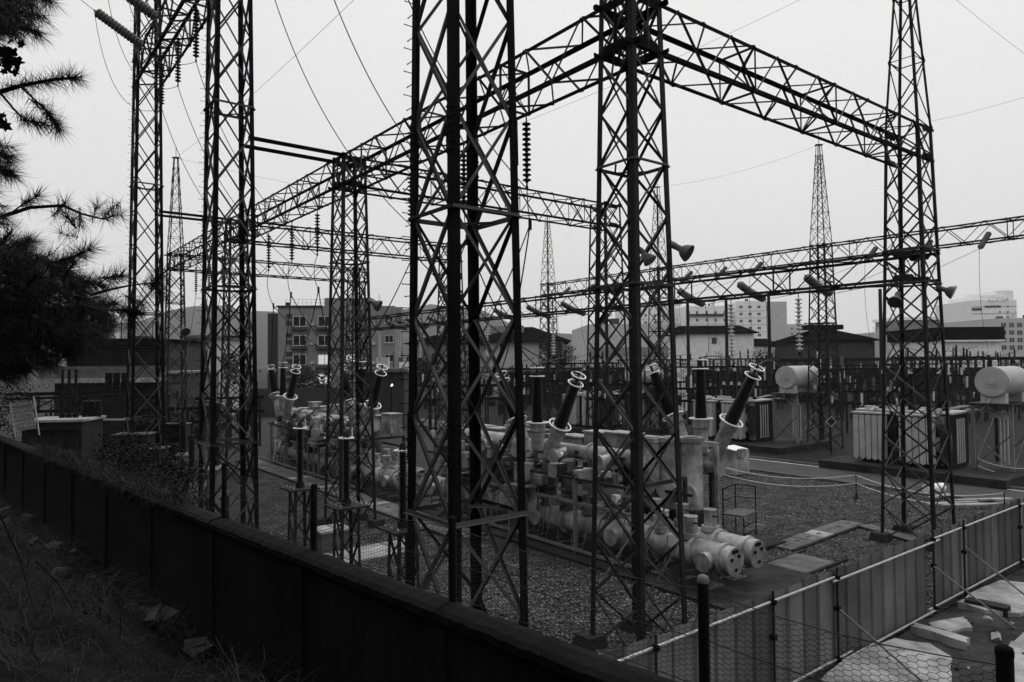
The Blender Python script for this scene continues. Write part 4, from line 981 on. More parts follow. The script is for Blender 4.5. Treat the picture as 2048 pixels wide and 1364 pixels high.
# drops from the hanging strings to the bushings
def drop(p, q, lab, sag=.8, r=.014, side=0.0):
    r = r * 1.5
    p, q = Vector(p), Vector(q); c = p.lerp(q, .5) - Z * sag + B * side; wire(bez(p, c, q, 18), lab, r, 'drop wires')
    return bez(p, c, q, 18)
def clamp(p, d, lab):
    b = MB(); d = Vector(d).normalized(); b.cyl(Vector(p) - d * .16, Vector(p) + d * .16, .05, n=8); b.build('wire_clamp', 'black', None, Vector(p), label=lab, cat='clamp', group='wire clamps on the drop wires')
L3 = (0, 1, 2)
for k in L3:
    h = HANG[1, k]; cpt = P((637, 582, 547)[k], (580, 590, 612)[k], (30.5, 33, 36)[k])
    wire(bez(h, h.lerp(cpt, .5) + B * -.35, cpt, 14), 'drop wire from the %s string left of the slim tower to its clamp' % pos[k], .016, 'drop wires')
    clamp(cpt, h - cpt, 'black clamp on the %s drop wire left of the slim tower' % pos[k])
    drop(cpt, TOPS['g4', 2 - k if k != 1 else 1], 'drop wire from the %s clamp to the far black bushings' % pos[k], .9, .015)
    drop(cpt, TOPS['g3', k], 'drop wire from the %s clamp across the apartment front to the mid bushings' % pos[k], 1.6, .015)
    h0 = HANG[0, k]
    c2 = h0 - Z * 1.0 + B * .1
    wire([h0, h0 - Z * .5 + B * .03, c2], 'short lead under the %s string of the long beam' % pos[k], .016, 'drop wires')
    clamp(c2, Z, 'black clamp below the %s string of the long beam' % pos[k])
    drop(c2, TOPS['g2', k], 'drop wire from the %s string of the long beam to the near bushings' % pos[k], 1.2, .015)
    drop(c2, (ARR[k] if k < 3 else ARR[2]), 'drop wire from the %s string of the long beam to an arrester' % pos[k], 1.5, .013)
    drop(TOPS['g1', k], P((1330, 1480, 1560)[k], 735, 44), 'black lead curving right from the %s bushing of the pale unit' % ('left', 'middle', 'right')[k], -.6, .016)
    drop(TOPS['g2', 2 - k], P(1190 - k * 60, 715, 40), 'black lead rising from the %s near bushing' % ('right', 'middle', 'left')[k], -.1, .016)
    drop(HANG[2, k], v3 + Z * .3 + A * k, 'thin loop from the %s far left string' % pos[k], 1.5, .012)
drop(P(360, 690, 34), v1 + Z * .3, 'cable looping to the big ribbed voltage transformer', .9, .014)

# ================================================================ POWER TRANSFORMERS
UA = -A
def rad_panel(m='tank_paint'):
    def f():
        b = MB(); w, h = .30, 2.6; vs = [(-w / 2, 0, .12), (0, 0, 0), (w / 2, 0, .12), (w / 2, 0, h - .05), (0, 0, h), (-w / 2, 0, h - .05)]
        v2 = [(x * .96, .5, z) for x, _, z in vs]; b.add(vs + v2, [(0, 1, 2, 3, 4, 5), (11, 10, 9, 8, 7, 6)] + [(i, 6 + i, 6 + (i + 1) % 6, (i + 1) % 6) for i in range(6)]); return b.mesh('radiator_panel', m, Vector())
    return shared(('rad', m), f)
def transformer(C, label, words, s=1.0):
    C = Vector((C[0], C[1], 0)); t = thing('power_transformer', C, label, 'transformer', 'power transformers')
    M_ = Matrix(((UA.x * s, B.x * s, 0, C.x), (UA.y * s, B.y * s, 0, C.y), (0, 0, s, 0), (0, 0, 0, 1)))      # local (u, v, z): left-handed, fine for boxes
    def LP(u, v, z): return C + UA * u * s + B * v * s + Z * z * s
    rzz = math.atan2(UA.y, UA.x)
    def bx(u, v, z, du, dv, dz, m, name, par=t):
        b = MB(); c = LP(u, v, z); b.box(c, (du * s, dv * s, dz * s), rzz); return b.build(name, m, par)
    bx(3.2, 2.3, .22, 9.5, 6.4, .44, 'concrete_dark', 'plinth')
    tk = bx(2.45, 2.2, 1.95, 4.9, 2.4, 2.9, 'steel_mid', 'tank'); bx(2.45, 2.2, 3.44, 5.2, 2.7, .1, 'tank_paint', 'tank_lid')
    for u in np.arange(.4, 4.8, .8): bx(u, .96, 1.95, .1, .1, 2.6, 'gis_dark', 'stiffener', tk)
    for bank, u0 in enumerate((0.0, 2.55)):
        for side in (0, 1):
            hb = bx(u0 + .9, .42 if side == 0 else 3.9, 3.32, 1.95, .62, .1, 'tank_paint', 'radiator_header')
            for i in range(5):
                p = LP(u0 + .19 + i * .352, .12 if side == 0 else 3.65, .62) - ROOT[t.name]
                link('radiator_panel', rad_panel(), t, Matrix.Translation(p) @ Matrix.Rotation(rzz, 4, 'Z') @ Matrix.Scale(s, 4))
    for i in range(4):
        b = MB(); p = LP(6.5 + .14 * i, 3.2 + .1 * i, .6); b.tube([p, p + Z * 2.5, p + Z * 2.9 + UA * -.5, p + Z * 2.95 + UA * -1.6], .06, 8); b.build('oil_pipe', 'tank_paint', t)
    for i in range(4):
        b = MB(); p = LP(5.1, 1.3 + .3 * i, .75); b.cyl(p, p + Z * 2.4 * s, .05, n=8); b.build('oil_pipe', 'tank_paint', t)
    # conservator on its stand
    uc, v0, v1_, zc, r = 6.35, 2.6, 6.0, 5.15, .82
    b = MB(); p0, p1 = LP(uc, v0, zc), LP(uc, v1_, zc); b.cyl(p0, p1, r * s, n=32); b.cyl(p0 - B * .03, p0, (r - .05) * s, n=32); cs = b.build('conservator', 'tank_paint', t)
    b = MB(); b.cyl(p0 - B * .06, p0 - B * .02, .28 * s, n=20); b.cyl(p0 - B * .10, p0 - B * .05, .14 * s, n=16); b.build('gauge', 'tank_paint', cs)
    for v in (v0 + .35, v1_ - .4): bx(uc, v, 4.25, 1.15, .5, .6, 'tank_paint', 'saddle')
    bx(uc, 4.2, 3.95, 2.1, 4.0, .08, 'steel_mid', 'stand_top')
    for du in (-.9, .9):
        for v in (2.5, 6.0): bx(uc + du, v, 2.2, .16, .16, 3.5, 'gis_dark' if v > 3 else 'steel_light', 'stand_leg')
    q = MB()
    for v in (2.45, 6.05):
        q.angle(LP(uc - .9, v, .6), LP(uc + .9, v, 2.4), .06); q.angle(LP(uc + .9, v, .6), LP(uc - .9, v, 2.4), .06); q.angle(LP(uc - .9, v, 3.3), LP(uc - .4, v, 3.9), .06); q.angle(LP(uc + .9, v, 3.3), LP(uc + .4, v, 3.9), .06)
    for u in (-.9, .9): q.angle(LP(uc + u, 2.5, .6), LP(uc + u, 6, 3.4), .06)
    q.build('stand_brace', 'steel_light', t)
    # bushings on the lid
    for i, (u, v, h) in enumerate(((1.0, 2.0, 1.9), (2.5, 2.0, 1.9), (4.0, 2.0, 1.9), (.8, 3.0, .8), (1.5, 3.0, .8), (2.2, 3.0, .8))):
        p = LP(u, v, 3.48); b = MB(); b.cyl(p, p + Z * .2 * s, .3 * s, n=14); b.lathe(p + Z * .2, Z, sheds(h * s, .15 * s, .12 * s, int(h * 12), .04), 12); bu = b.build('bushing', 'porcelain', t)
        b = MB(); b.cyl(p + Z * (.2 + h) * s, p + Z * (.45 + h) * s, .13 * s, .08 * s, n=10); b.build('terminal', 'tank_paint', bu)
    rr = random.Random(len(words))
    for i in range(9):          # loose pipework, valves and terminal boxes on the tank
        u = rr.uniform(.2, 4.6); b = MB(); p = LP(u, .92, rr.uniform(1.0, 3.0)); e = p + UA * rr.uniform(-.8, .8); b.tube([p, p - B * .12, e - B * .12, e - B * .12 - Z * rr.uniform(.5, 1.2)], .035, 6); b.build('pipe', 'steel_light', t)
    for i in range(6):
        bx(rr.uniform(4.3, 4.8), .78, rr.uniform(1.0, 3.0), rr.uniform(.25, .5), .35, rr.uniform(.25, .6), rr.choice(('tank_paint', 'steel_light', 'gis_dark')), 'terminal_box')
    for i in range(8):
        bx(4.45 + .055 * i, .93, 1.95, .05, .12, 2.7, 'steel_light', 'rib')
    b = MB(); b.tube([LP(6.35, 2.8, 4.4), LP(6.1, 2.6, 3.9), LP(4.9, 2.3, 3.75), LP(4.0, 2.2, 3.5)], .07, 8); b.build('oil_pipe', 'tank_paint', t)
    for uu in (.9, 3.45):
        b = MB(); b.tube([LP(uu, .5, 3.4), LP(uu, .8, 3.55), LP(uu, 1.3, 3.55)], .09, 8); b.build('oil_pipe', 'tank_paint', t)
    for i in range(5):
        bx(.5 + i * .9, 1.3 + .5 * (i % 2), 3.58, .5, .35, .18, 'tank_paint', 'valve_box')
    bx(4.75, .7, 1.9, .4, .5, 1.6, 'gis_dark', 'control_box')
    return t
transformer((19.9, 41), 'right transformer with two pale radiator banks and a big round conservator tank', 'right')
transformer((13.9, 54), 'middle transformer whose conservator tank shows right of the tilted bushing', 'middle')
transformer((4.6, 65), 'farthest transformer, its radiators seen between front and corner towers', 'far')

# ================================================================ SWITCH RACKS FARTHER BACK
def post_ins(b, p, h, r=.09, n=9, d=Z): b.lathe(p, d, sheds(h, r, r * .85, n, .05), 9)
def rack(px0, px1, Y, ztop, n, label, seed, mi='porcelain'):
    rnd = random.Random(seed); p0 = P(px0, 760, Y); p1 = P(px1, 760, Y + (px1 - px0) * .012); p0.z = p1.z = 0; d = (p1 - p0); L_ = d.length; d.normalize(); nn = Vector((-d.y, d.x, 0))
    t = thing('switch_rack', (p0 + p1) / 2, label, 'switch rack', 'switch racks in the back yard')
    for k in range(n + 1):
        c = p0 + d * L_ * k / n
        for s_ in (-.5, .5):
            b = MB(); e = c + nn * s_; b.box((e.x, e.y, ztop / 2), (.14, .14, ztop)); b.build('post', 'steel_mid', t)
    for z in (ztop, ztop * .72):
        for s_ in (-.5, .5):
            b = MB(); c = (p0 + p1) / 2 + nn * s_; b.box((c.x, c.y, z), (L_ + .6, .12, .16), math.atan2(d.y, d.x)); b.build('crossbeam', 'steel', t)
    u = .3
    def pm(h, m_):
        def f():
            b = MB(); post_ins(b, (0, 0, 0), h, .085, 7); b.cyl((0, 0, h), (0, 0, h + .12), .07, n=6); return b.mesh('post_insulator', m_, Vector())
        return shared(('pi', h, m_), f)
    lev = (ztop, ztop, ztop * .72, ztop * .72, ztop * .5)
    while u < L_:
        c = p0 + d * u + nn * rnd.choice((-.5, .5)); z = rnd.choice(lev); h = rnd.choice((.6, .8, 1.0)); sg_ = 1 if rnd.random() < .55 else -1
        m_ = rnd.choice((mi, mi, mi, mi, 'disc', 'disc_light', 'disc_light', 'disc_white', 'disc_white') if Y > 55 else (mi, mi, mi, mi, mi, 'disc', 'disc', 'disc_light'))
        link('post_insulator', pm(h, m_), t, Matrix.Translation(c + Z * (z + .08 * sg_) - ROOT[t.name]) @ (Matrix.Identity(4) if sg_ > 0 else Matrix.Rotation(math.pi, 4, 'X')))
        u += rnd.uniform(.18, .5)
    q = MB()
    for k in range(int(L_ * 1.1)):
        c = p0 + d * rnd.uniform(0, L_) + nn * rnd.uniform(-.9, .9); q.cyl((c.x, c.y, rnd.uniform(0, 2)), (c.x, c.y, ztop + rnd.uniform(-.8, 1.0)), rnd.uniform(.02, .05), n=4)
    for k in range(int(L_ * .5)):
        c = p0 + d * rnd.uniform(0, L_ * .8) + nn * rnd.uniform(-.7, .7); z = rnd.uniform(2, ztop + .6); e = c + d * rnd.uniform(1, 3); q.cyl((c.x, c.y, z), (e.x, e.y, z), rnd.uniform(.02, .05), n=4)
    q.build('rods', 'steel_mid', t, kind='stuff')
    for k in range(n):
        for _ in range(2):
            c = p0 + d * L_ * (k + rnd.uniform(.1, .9)) / n; z = rnd.uniform(1.0, 3.0); b = MB(); b.box((c.x, c.y, z), (rnd.uniform(.3, .8), .5, rnd.uniform(.4, .9))); b.build('breaker_box', rnd.choice(('gis_dark', 'steel_light', 'steel_mid', 'gis_dark')), t)
    q = MB()
    for k in range(n):
        for s_ in (-.5, .5):
            a_ = p0 + d * L_ * k / n + nn * s_; e_ = p0 + d * L_ * (k + 1) / n + nn * s_; q.angle(a_ + Z * ztop * .72, e_ + Z * ztop, .05); q.angle(e_ + Z * ztop * .72, a_ + Z * ztop, .05)
    for k in range(4):
        c = p0 + d * rnd.uniform(0, L_); e = p0 + d * rnd.uniform(0, L_); q.tube(catenary(c + Z * (ztop + 1), e + Z * (ztop + rnd.uniform(.2, 1.2)), .5, 8), .018, 4)
    q.build('bracing', 'steel', t)
wh = ['behind the front tower', 'behind the near black bushings', 'behind the corner tower', 'left of the middle conservator tank', 'right of the middle conservator tank', 'behind the right tower', 'at the right edge above the conservator tank']
rack(835, 1000, 80, 5.2, 4, 'rack of small insulators seen between the front tower legs', 77); rack(860, 1010, 64, 4.2, 4, 'lower rack of bars seen between the front tower legs', 78)
rack(1180, 1330, 60, 4.4, 4, 'rack of dark insulators beside the farthest transformer', 79); rack(1640, 1800, 82, 5.6, 4, 'tall rack behind the far mast legs', 80); rack(1480, 1640, 100, 5.4, 4, 'far rack above the middle conservator tank', 81)
rows = [(1010, 1180, 78), (1150, 1330, 86), (1330, 1480, 74), (1390, 1560, 90), (1620, 1790, 72), (1760, 1930, 84), (1900, 2090, 72)]
for i, (x0, x1, Y) in enumerate(rows): rack(x0, x1, Y, 5.0 + .35 * (i % 3), 3 + i % 2, 'rack of small insulators and bars ' + wh[i], 20 + i)
for i, (x0, x1, Y) in enumerate(((1090, 1230, 70), (1400, 1520, 82), (1560, 1700, 90), (1800, 1960, 68), (1930, 2080, 80), (1240, 1400, 95))): rack(x0, x1, Y, 6.2 + .3 * (i % 2), 5, ('tall rack right of the front tower', 'tall rack behind the right tilted bushing', 'tall rack above the middle conservator', 'tall rack left of the right conservator', 'tall rack behind the right conservator', 'far tall rack behind the corner tower legs')[i], 90 + i)
wh2 = ['low rack in the far yard at centre', 'low rack beyond the pale kiosk', 'low rack beyond the right transformer lid', 'low rack at the far right edge of the yard']
for i, (x0, x1, Y) in enumerate(((1000, 1200, 96), (1340, 1540, 62), (1700, 1880, 60), (1900, 2090, 92))): rack(x0, x1, Y, 3.6 + .3 * (i % 2), 4, wh2[i], 40 + i)
p0, p1 = P(1000, 744, 100), P(1560, 729, 96)
b = MB(); b.box((p0 + p1) / 2, ((p1 - p0).length, .5, .38), math.atan2((p1 - p0).y, (p1 - p0).x)); b.build('bus_duct', 'black', None, (p0 + p1) / 2, label='long black bus duct crossing behind the corner tower', cat='bus duct', group='bus ducts')
p0, p1 = P(1560, 729, 96), P(2090, 707, 92)
b = MB(); b.box((p0 + p1) / 2, ((p1 - p0).length, .5, .42), math.atan2((p1 - p0).y, (p1 - p0).x)); b.build('bus_duct', 'black', None, (p0 + p1) / 2, label='long black bus duct reaching the right edge', cat='bus duct', group='bus ducts')
for i, px in enumerate(range(1020, 2080, 96)):
    p = P(px, 744 - (px - 1000) * .035, 97 - (px - 1000) * .004); b = MB(); b.box((p.x, p.y + .3, p.z / 2), (.22, .22, p.z)); b.build('duct_post', 'steel', None, Vector((p.x, p.y, 0)), label='%s post from the left carrying the black bus duct' % (nth(i) if i < 10 else 'last'), cat='post', group='posts of the bus duct')
    for q in range(3):
        pp = p + Vector((q * 2.0 - 2, 0, -.5)); b = MB(); post_ins(b, pp, .9, d=-Z); b.build('duct_insulator', ('disc_light', 'porcelain', 'disc_white')[q % 3], None, pp, label='short insulator hanging under the black bus duct', cat='insulator', group='insulators under the bus duct')
# slim steel poles
for i, (px, py, Y) in enumerate(((1375, 598, 70), (1452, 600, 70), (1537, 585, 70), (1760, 578, 66))):
    p = P(px, py, Y); b = MB(); b.cyl((p.x, p.y, 0), p, .2, .15, n=10); b.build('steel_pole', 'steel_mid', None, Vector((p.x, p.y, 0)), label='grey pole standing behind the low beam, %s from the left' % nth(i), cat='pole', group='poles behind the low beam')
# diamond warning frame
p = P(1662, 843, 47); t = thing('warning_frame', p, 'diamond shaped sign frame left of the right transformer', 'sign'); b = MB(Matrix.Translation(p) @ Matrix.Rotation(R(45), 4, 'Y')); b.box((0, 0, 0), (.44, .02, .44)); b.build('plate', 'steel_mid', t)
b = MB(Matrix.Translation(p) @ Matrix.Rotation(R(45), 4, 'Y'))
for s_ in (-.24, .24): b.box((s_, -.02, 0), (.05, .03, .53)); b.box((0, -.021, s_), (.53, .03, .05))
b.build('rim', 'pipe', t)
b = MB(); b.cyl((p.x, p.y + .05, 0), (p.x, p.y + .05, p.z), .03, n=6); b.build('stake', 'steel', t)

# ================================================================ LEFT YARD
p = P(128, 838, 30); lt = thing('distribution_transformer', Vector((p.x, p.y, 0)), 'boxy transformer with pale lid and three black bushings behind the wall at left', 'transformer')
M_ = Matrix.Translation((p.x, p.y, 0)) @ Matrix.Rotation(R(8), 4, 'Z')
b = MB(M_); b.box((0, 0, p.z / 2), (2.3, 2.0, p.z - .1)); b.build('tank', 'gis_dark', lt)
b = MB(M_); b.box((0, 0, p.z), (2.5, 2.2, .1)); b.build('lid', 'concrete_light', lt)
for k in range(5):
    b = MB(M_); b.box((-1.0 + k * .5, -1.06, p.z - 1.3), (.07, .1, 2.2)); b.build('stiffener', 'steel_mid', lt)
for z in (p.z - .35, p.z - 1.75):
    b = MB(M_); b.box((0, -1.07, z), (2.3, .12, .06)); b.build('stiffener', 'steel_mid', lt)
for k in range(3):
    b = MB(M_); q = Vector((-.12 + .27 * k, .1, p.z + .05)); b.cyl(q, q + Z * .15, .12, n=12); b.lathe(q + Z * .15, Z, sheds(1.95, .055, .05, 20, .03), 10); b.build('bushing', 'porcelain', lt)
    b = MB(M_); q = Vector((.62 + .27 * k, .5, p.z + .05)); b.lathe(q, Z, sheds(.7, .12, .1, 8, .04), 10); b.build('bushing', 'porcelain', lt)
for k, px in enumerate((217, 233, 250)):
    p0, p1 = P(px, 786, 42), P(px, 745, 42); t = thing('column_insulator', Vector((p0.x, p0.y, 0)), 'thick black column, %s from the left of the three behind the bus bar' % nth(k), 'insulator', 'thick black columns at left')
    b = MB(); b.lathe(p0, Z, sheds(p1.z - p0.z, .2, .19, 10, .03), 12); b.build('column', 'porcelain', t); b = MB(); b.box((p0.x, p0.y, p0.z / 2), (.5, .5, p0.z)); b.build('pedestal', 'gis_dark', t)
for py in (786, 795):
    p0, p1 = P(10, py, 38), P(245, py - 1, 41); b = MB(); b.box((p0 + p1) / 2, ((p1 - p0).length, .12, .14), math.atan2((p1 - p0).y, (p1 - p0).x)); b.build('bus_bar', 'black', None, (p0 + p1) / 2, label='%s dark horizontal bar behind the notice board' % ('upper' if py == 786 else 'lower'), cat='bar', group='dark bars at left')
for i, (px0, px1, Y, zt) in enumerate(((190, 300, 46, 3.4), (250, 330, 52, 4.0), (330, 420, 48, 3.4), (60, 190, 50, 4.4), (270, 360, 40, 2.9), (400, 520, 54, 3.8))): rack(px0, px1, Y, zt, 2, ('low dark rack behind the left tall tower', 'dark rack right of the three thick columns', 'dark rack left of the second tall tower', 'dark rack above the boxy transformer lid', 'low rack at the foot of the left tall tower', 'dark rack behind the second tall tower')[i], 60 + i)
for i, (px, py, w_, h_, Y, m) in enumerate(((270, 842, 1.6, 2.6, 36, 'gis_dark'), (300, 860, 1.3, 2.2, 33, 'gis_dark'), (230, 830, 2.2, 3.0, 40, 'gis_dark'), (350, 842, 1.5, 2.4, 44, 'gis_dark'))):
    p = P(px, py, Y); t = thing('relay_cabinet', Vector((p.x, p.y, 0)), ('dark cabinet at the foot of the left tall tower', 'low dark cabinet nearest the wall at left', 'wide dark cabinet right of the boxy transformer', 'dark cabinet between the two tall towers')[i], 'cabinet', 'cabinets in the left yard')
    b = MB(); b.box((p.x, p.y, h_ / 2 + .3), (w_, 1.0, h_), .1); b.build('body', m, t); b = MB(); b.box((p.x, p.y, h_ + .33), (w_ + .15, 1.15, .06), .1); b.build('lid', 'concrete', t)
    b = MB(); b.box((p.x, p.y - .52, h_ / 2 + .3), (w_ * .8, .04, h_ * .8), .1); b.build('door', 'steel_mid', t)
# ================================================================ BUILDINGS
RB = random.Random(5)
def roof_clutter(bd, n, z=None):
    z = bd.H if z is None else z
    for i in range(n):
        u = RB.uniform(.1, .85) * bd.Wd; w = RB.uniform(.6, 1.8); h = RB.uniform(.4, 1.5); bd.box('roof_unit', u, u + w, 2.0, 2.0 + w, z - .02, z + h, RB.choice(('grey_wall', 'brick_dark', 'pale_wall')))
        b = MB(); q = bd.pt(u + w + .5, 2.2, z); b.cyl(q, q + Z * RB.uniform(1.2, 3), .04, n=5); b.build('aerial', 'steel_mid', bd.t)
class Bld:
    def __init__(s, name, label, pxL, pxR, Y, pyTop, D, yaw=0.0, m='grey_wall', cat='building', z0=0.0, group=None):
        kL = (pxL - 1024) / F; kR = (pxR - 1024) / F; s.X0 = kL * Y; s.Y0 = Y; s.c, s.s = math.cos(yaw), math.sin(yaw); s.yaw = yaw
        s.Wd = (kR * Y - s.X0) / (s.c - kR * s.s); s.D = D
        s.t = thing(name, (s.X0, Y, 0), label, cat, group); s.H = s.zpx((pxL + pxR) / 2, pyTop); s.m = m
        s.box('wall', 0, s.Wd, 0, D, z0, s.H, m)
    def upx(s, px): k = (px - 1024) / F; return (k * s.Y0 - s.X0) / (s.c - k * s.s)
    def zpx(s, px, py):
        u = s.upx(px) if hasattr(s, 'Wd') else 0; Y = s.Y0 + u * s.s; return P(px, py, Y).z
    def pt(s, u, v, z): return Vector((s.X0 + u * s.c - v * s.s, s.Y0 + u * s.s + v * s.c, z))
    def box(s, name, u0, u1, v0, v1, z0, z1, m, par=None):
        b = MB(); b.box(s.pt((u0 + u1) / 2, (v0 + v1) / 2, (z0 + z1) / 2), (abs(u1 - u0), abs(v1 - v0), abs(z1 - z0)), s.yaw); return b.build(name, m, par or s.t)
    def pxbox(s, name, x0, x1, y0, y1, v0, v1, m, par=None):
        xm = (x0 + x1) / 2; return s.box(name, s.upx(x0), s.upx(x1), v0, v1, s.zpx(xm, y1), s.zpx(xm, y0), m, par)
    def win(s, x0, x1, y0, y1, panes=2, lit=False, frame='window_frame', sill=True):
        u0, u1 = s.upx(x0), s.upx(x1); xm = (x0 + x1) / 2; z0, z1 = s.zpx(xm, y1), s.zpx(xm, y0); fw = (u1 - u0) * .05
        b = MB()
        def q(a0, a1, b0, b1, v0, v1): b.box(s.pt((a0 + a1) / 2, (v0 + v1) / 2, (b0 + b1) / 2), (a1 - a0, v1 - v0, b1 - b0), s.yaw)
        q(u0, u1, z1 - fw, z1, -.07, .05); q(u0, u1, z0, z0 + fw, -.07, .05)
        for k in range(panes + 1):
            uu = u0 + (u1 - u0 - fw) * k / panes; q(uu, uu + fw, z0 + fw, z1 - fw, -.068, .05)
        if sill: q(u0 - fw, u1 + fw, z0 - fw * 1.2, z0 - .002, -.16, .02)
        w = b.build('window', frame, s.t)
        for k in range(panes):
            a0 = u0 + fw + (u1 - u0 - fw) * k / panes; a1 = a0 + (u1 - u0 - fw) / panes - fw; b = MB(); q(a0, a1, z0 + fw, z1 - fw, -.03, .0)
            b.build('pane', 'lit' if lit else 'glass', w)
        return w
    def hip(s, z, h, ov, m='roof_dark', inset=.35):
        u0, u1, v0, v1 = -ov, s.Wd + ov, -ov, s.D + ov; i = min(s.D, s.Wd) * inset; b = MB()
        pts = [s.pt(*p) for p in ((u0, v0, z), (u1, v0, z), (u1, v1, z), (u0, v1, z), (u0, v0, z + .15), (u1, v0, z + .15), (u1, v1, z + .15), (u0, v1, z + .15), (u0 + i, (v0 + v1) / 2, z + h), (u1 - i, (v0 + v1) / 2, z + h))]
        b.add(pts, [(3, 2, 1, 0), (0, 1, 5, 4), (1, 2, 6, 5), (2, 3, 7, 6), (3, 0, 4, 7), (4, 5, 9, 8), (6, 7, 8, 9), (5, 6, 9), (7, 4, 8)]); return b.build('roof', m, s.t)
# apartment block behind the slim tower
ap = Bld('apartment_house', 'brick apartment block with lit windows behind the slim tower', 556, 790, 100, 612, 14, R(4), 'brick_wall')
ap.box('side_wing', -2.0, 0.02, 2.0, 13, 0, ap.H - .9, 'brick_dark')
ap.pxbox('stair_tower', 645, 742, 594, 613, 1.5, 9, 'brick_wall'); ap.pxbox('roof_room', 742, 800, 612, 640, 2, 10, 'brick_wall')
ap.pxbox('chimney', 569, 576, 604, 614, .5, 1.5, 'brick_dark'); ap.pxbox('parapet', 553, 645, 611, 615, -.15, .3, 'brick_dark')
for r in range(5):
    for j in range(2): ap.pxbox('quoin', 572, 585 - 0, 628 + r * 38 + j * 14, 637 + r * 38 + j * 14, -.06, .02, 'brick_dark')
for c, (x0, x1) in enumerate(((586, 613), (636, 663))):
    for r in range(4):
        y0 = 632 + r * 38.3; ap.win(x0, x1, y0, y0 + 21, 2, lit=(c == 1 and r >= 2))
        if r < 3 or c == 1:
            u0, u1 = ap.upx(x0 - 3), ap.upx(x1 + 3); z = ap.zpx(x0, y0 + 29); bk = ap.box('balcony', u0, u1, -.7, 0, z, z + .12, 'black')
            for h in (.25, .45, .62): ap.box('rail', u0, u1, -.7, -.66, z + h, z + h + .05, 'black', bk)
            for k in range(7): ap.box('baluster', u0 + (u1 - u0 - .05) * k / 6, u0 + (u1 - u0 - .05) * k / 6 + .05, -.69, -.65, z + .1, z + .62, 'black', bk)
for x0, x1 in ((692, 710), (770, 787)):
    for r in range(4): ap.win(x0, x1, 632 + r * 38.3, 632 + r * 38.3 + 15, 2, lit=(r == 2 and x0 == 692))
b = MB()
for k in range(12): b.cyl(ap.pt(1 + k * .6, .4, ap.H), ap.pt(1 + k * .6, .4, ap.H + 1.0), .02, n=4)
for h in (.5, 1.0): b.cyl(ap.pt(1, .4, ap.H + h), ap.pt(7.6, .4, ap.H + h), .02, n=4)
b.build('roof_railing', 'steel_mid', ap.t)
# dark roofed hall right of front tower
h1 = Bld('office_hall', 'low hall with broad dark roof right of the front tower', 955, 1128, 120, 684, 22, R(-3), 'grey_wall')
h1.hip(h1.H, h1.zpx(1040, 655) - h1.H + .6, 1.2, inset=.45); h1.pxbox('roof_block', 975, 1045, 648, 664, 6, 14, 'brick_wall')
for x0 in (968, 1000, 1078, 1090, 1104, 1116): h1.win(x0, x0 + 8, 686, 700, 1)
# white shed with dark roof
h2 = Bld('white_shed', 'white walled house with a plain dark roof behind the low beam', 1366, 1508, 130, 667, 12, R(0), 'white_wall')
h2.hip(h2.H, h2.zpx(1440, 648) - h2.H, .8, inset=.12); h2.win(1424, 1434, 675, 686, 1, frame='steel_mid')
h3 = Bld('low_annex', 'small white annex with dark roof right of the white house', 1509, 1560, 132, 692, 8, 0, 'white_wall'); h3.hip(h3.H, h3.zpx(1530, 676) - h3.H, .5)
h4 = Bld('blank_hall', 'big plain grey hall behind the corner tower', 1178, 1362, 150, 648, 30, R(2), 'grey_wall')
h4.pxbox('lower_band', 1177, 1363, 694, 712, -.3, 0, 'brick_wall')
# tall blocks
def tall(label, x0, x1, Y, top, D, yaw, m, cols, rows, dy, y0, w=5, panes=2):
    t = Bld('tower_block', label, x0, x1, Y, top, D, yaw, m, group='tower blocks')
    for cx in cols:
        for r in range(rows): t.win(cx, cx + w, y0 + r * dy, y0 + r * dy + dy * .42, panes, sill=False, frame='pale_wall')
    for r in range(rows): t.box('floor_band', -.05, t.Wd + .05, -.12, 0, t.zpx((x0 + x1) / 2, y0 + r * dy + dy * .75) - .1, t.zpx((x0 + x1) / 2, y0 + r * dy + dy * .75) + .1, 'grey_wall')
    return t
t1 = tall('pale apartment tower seen through the corner tower', 1262, 1366, 290, 612, 20, R(10), 'pale_wall', (1290, 1308, 1326, 1345), 5, 14, 628)
t1.pxbox('lift_house', 1345, 1368, 600, 613, 2, 10, 'grey_wall')
t2 = tall('lower pale block with a dark balcony strip behind the white house', 1372, 1462, 280, 612, 18, 0, 'pale_wall', (1376, 1393, 1412, 1430, 1448), 3, 15, 622)
t2.pxbox('balcony_strip', 1374, 1448, 628, 632, -1.2, 0, 'brick_dark')
t3 = tall('tallest pale apartment block above the white house', 1474, 1534, 280, 602, 16, R(-2), 'pale_wall', (1480, 1498, 1516), 6, 14, 611, 7)
t3.box('side_slab', t3.Wd, t3.Wd + 8.4, .5, 15, 0, t3.H - .3, 'grey_wall')
t4 = tall('distant grey block right of the apartment blocks', 1578, 1632, 330, 648, 16, 0, 'grey_wall', (1582, 1594), 3, 11, 655, 5)
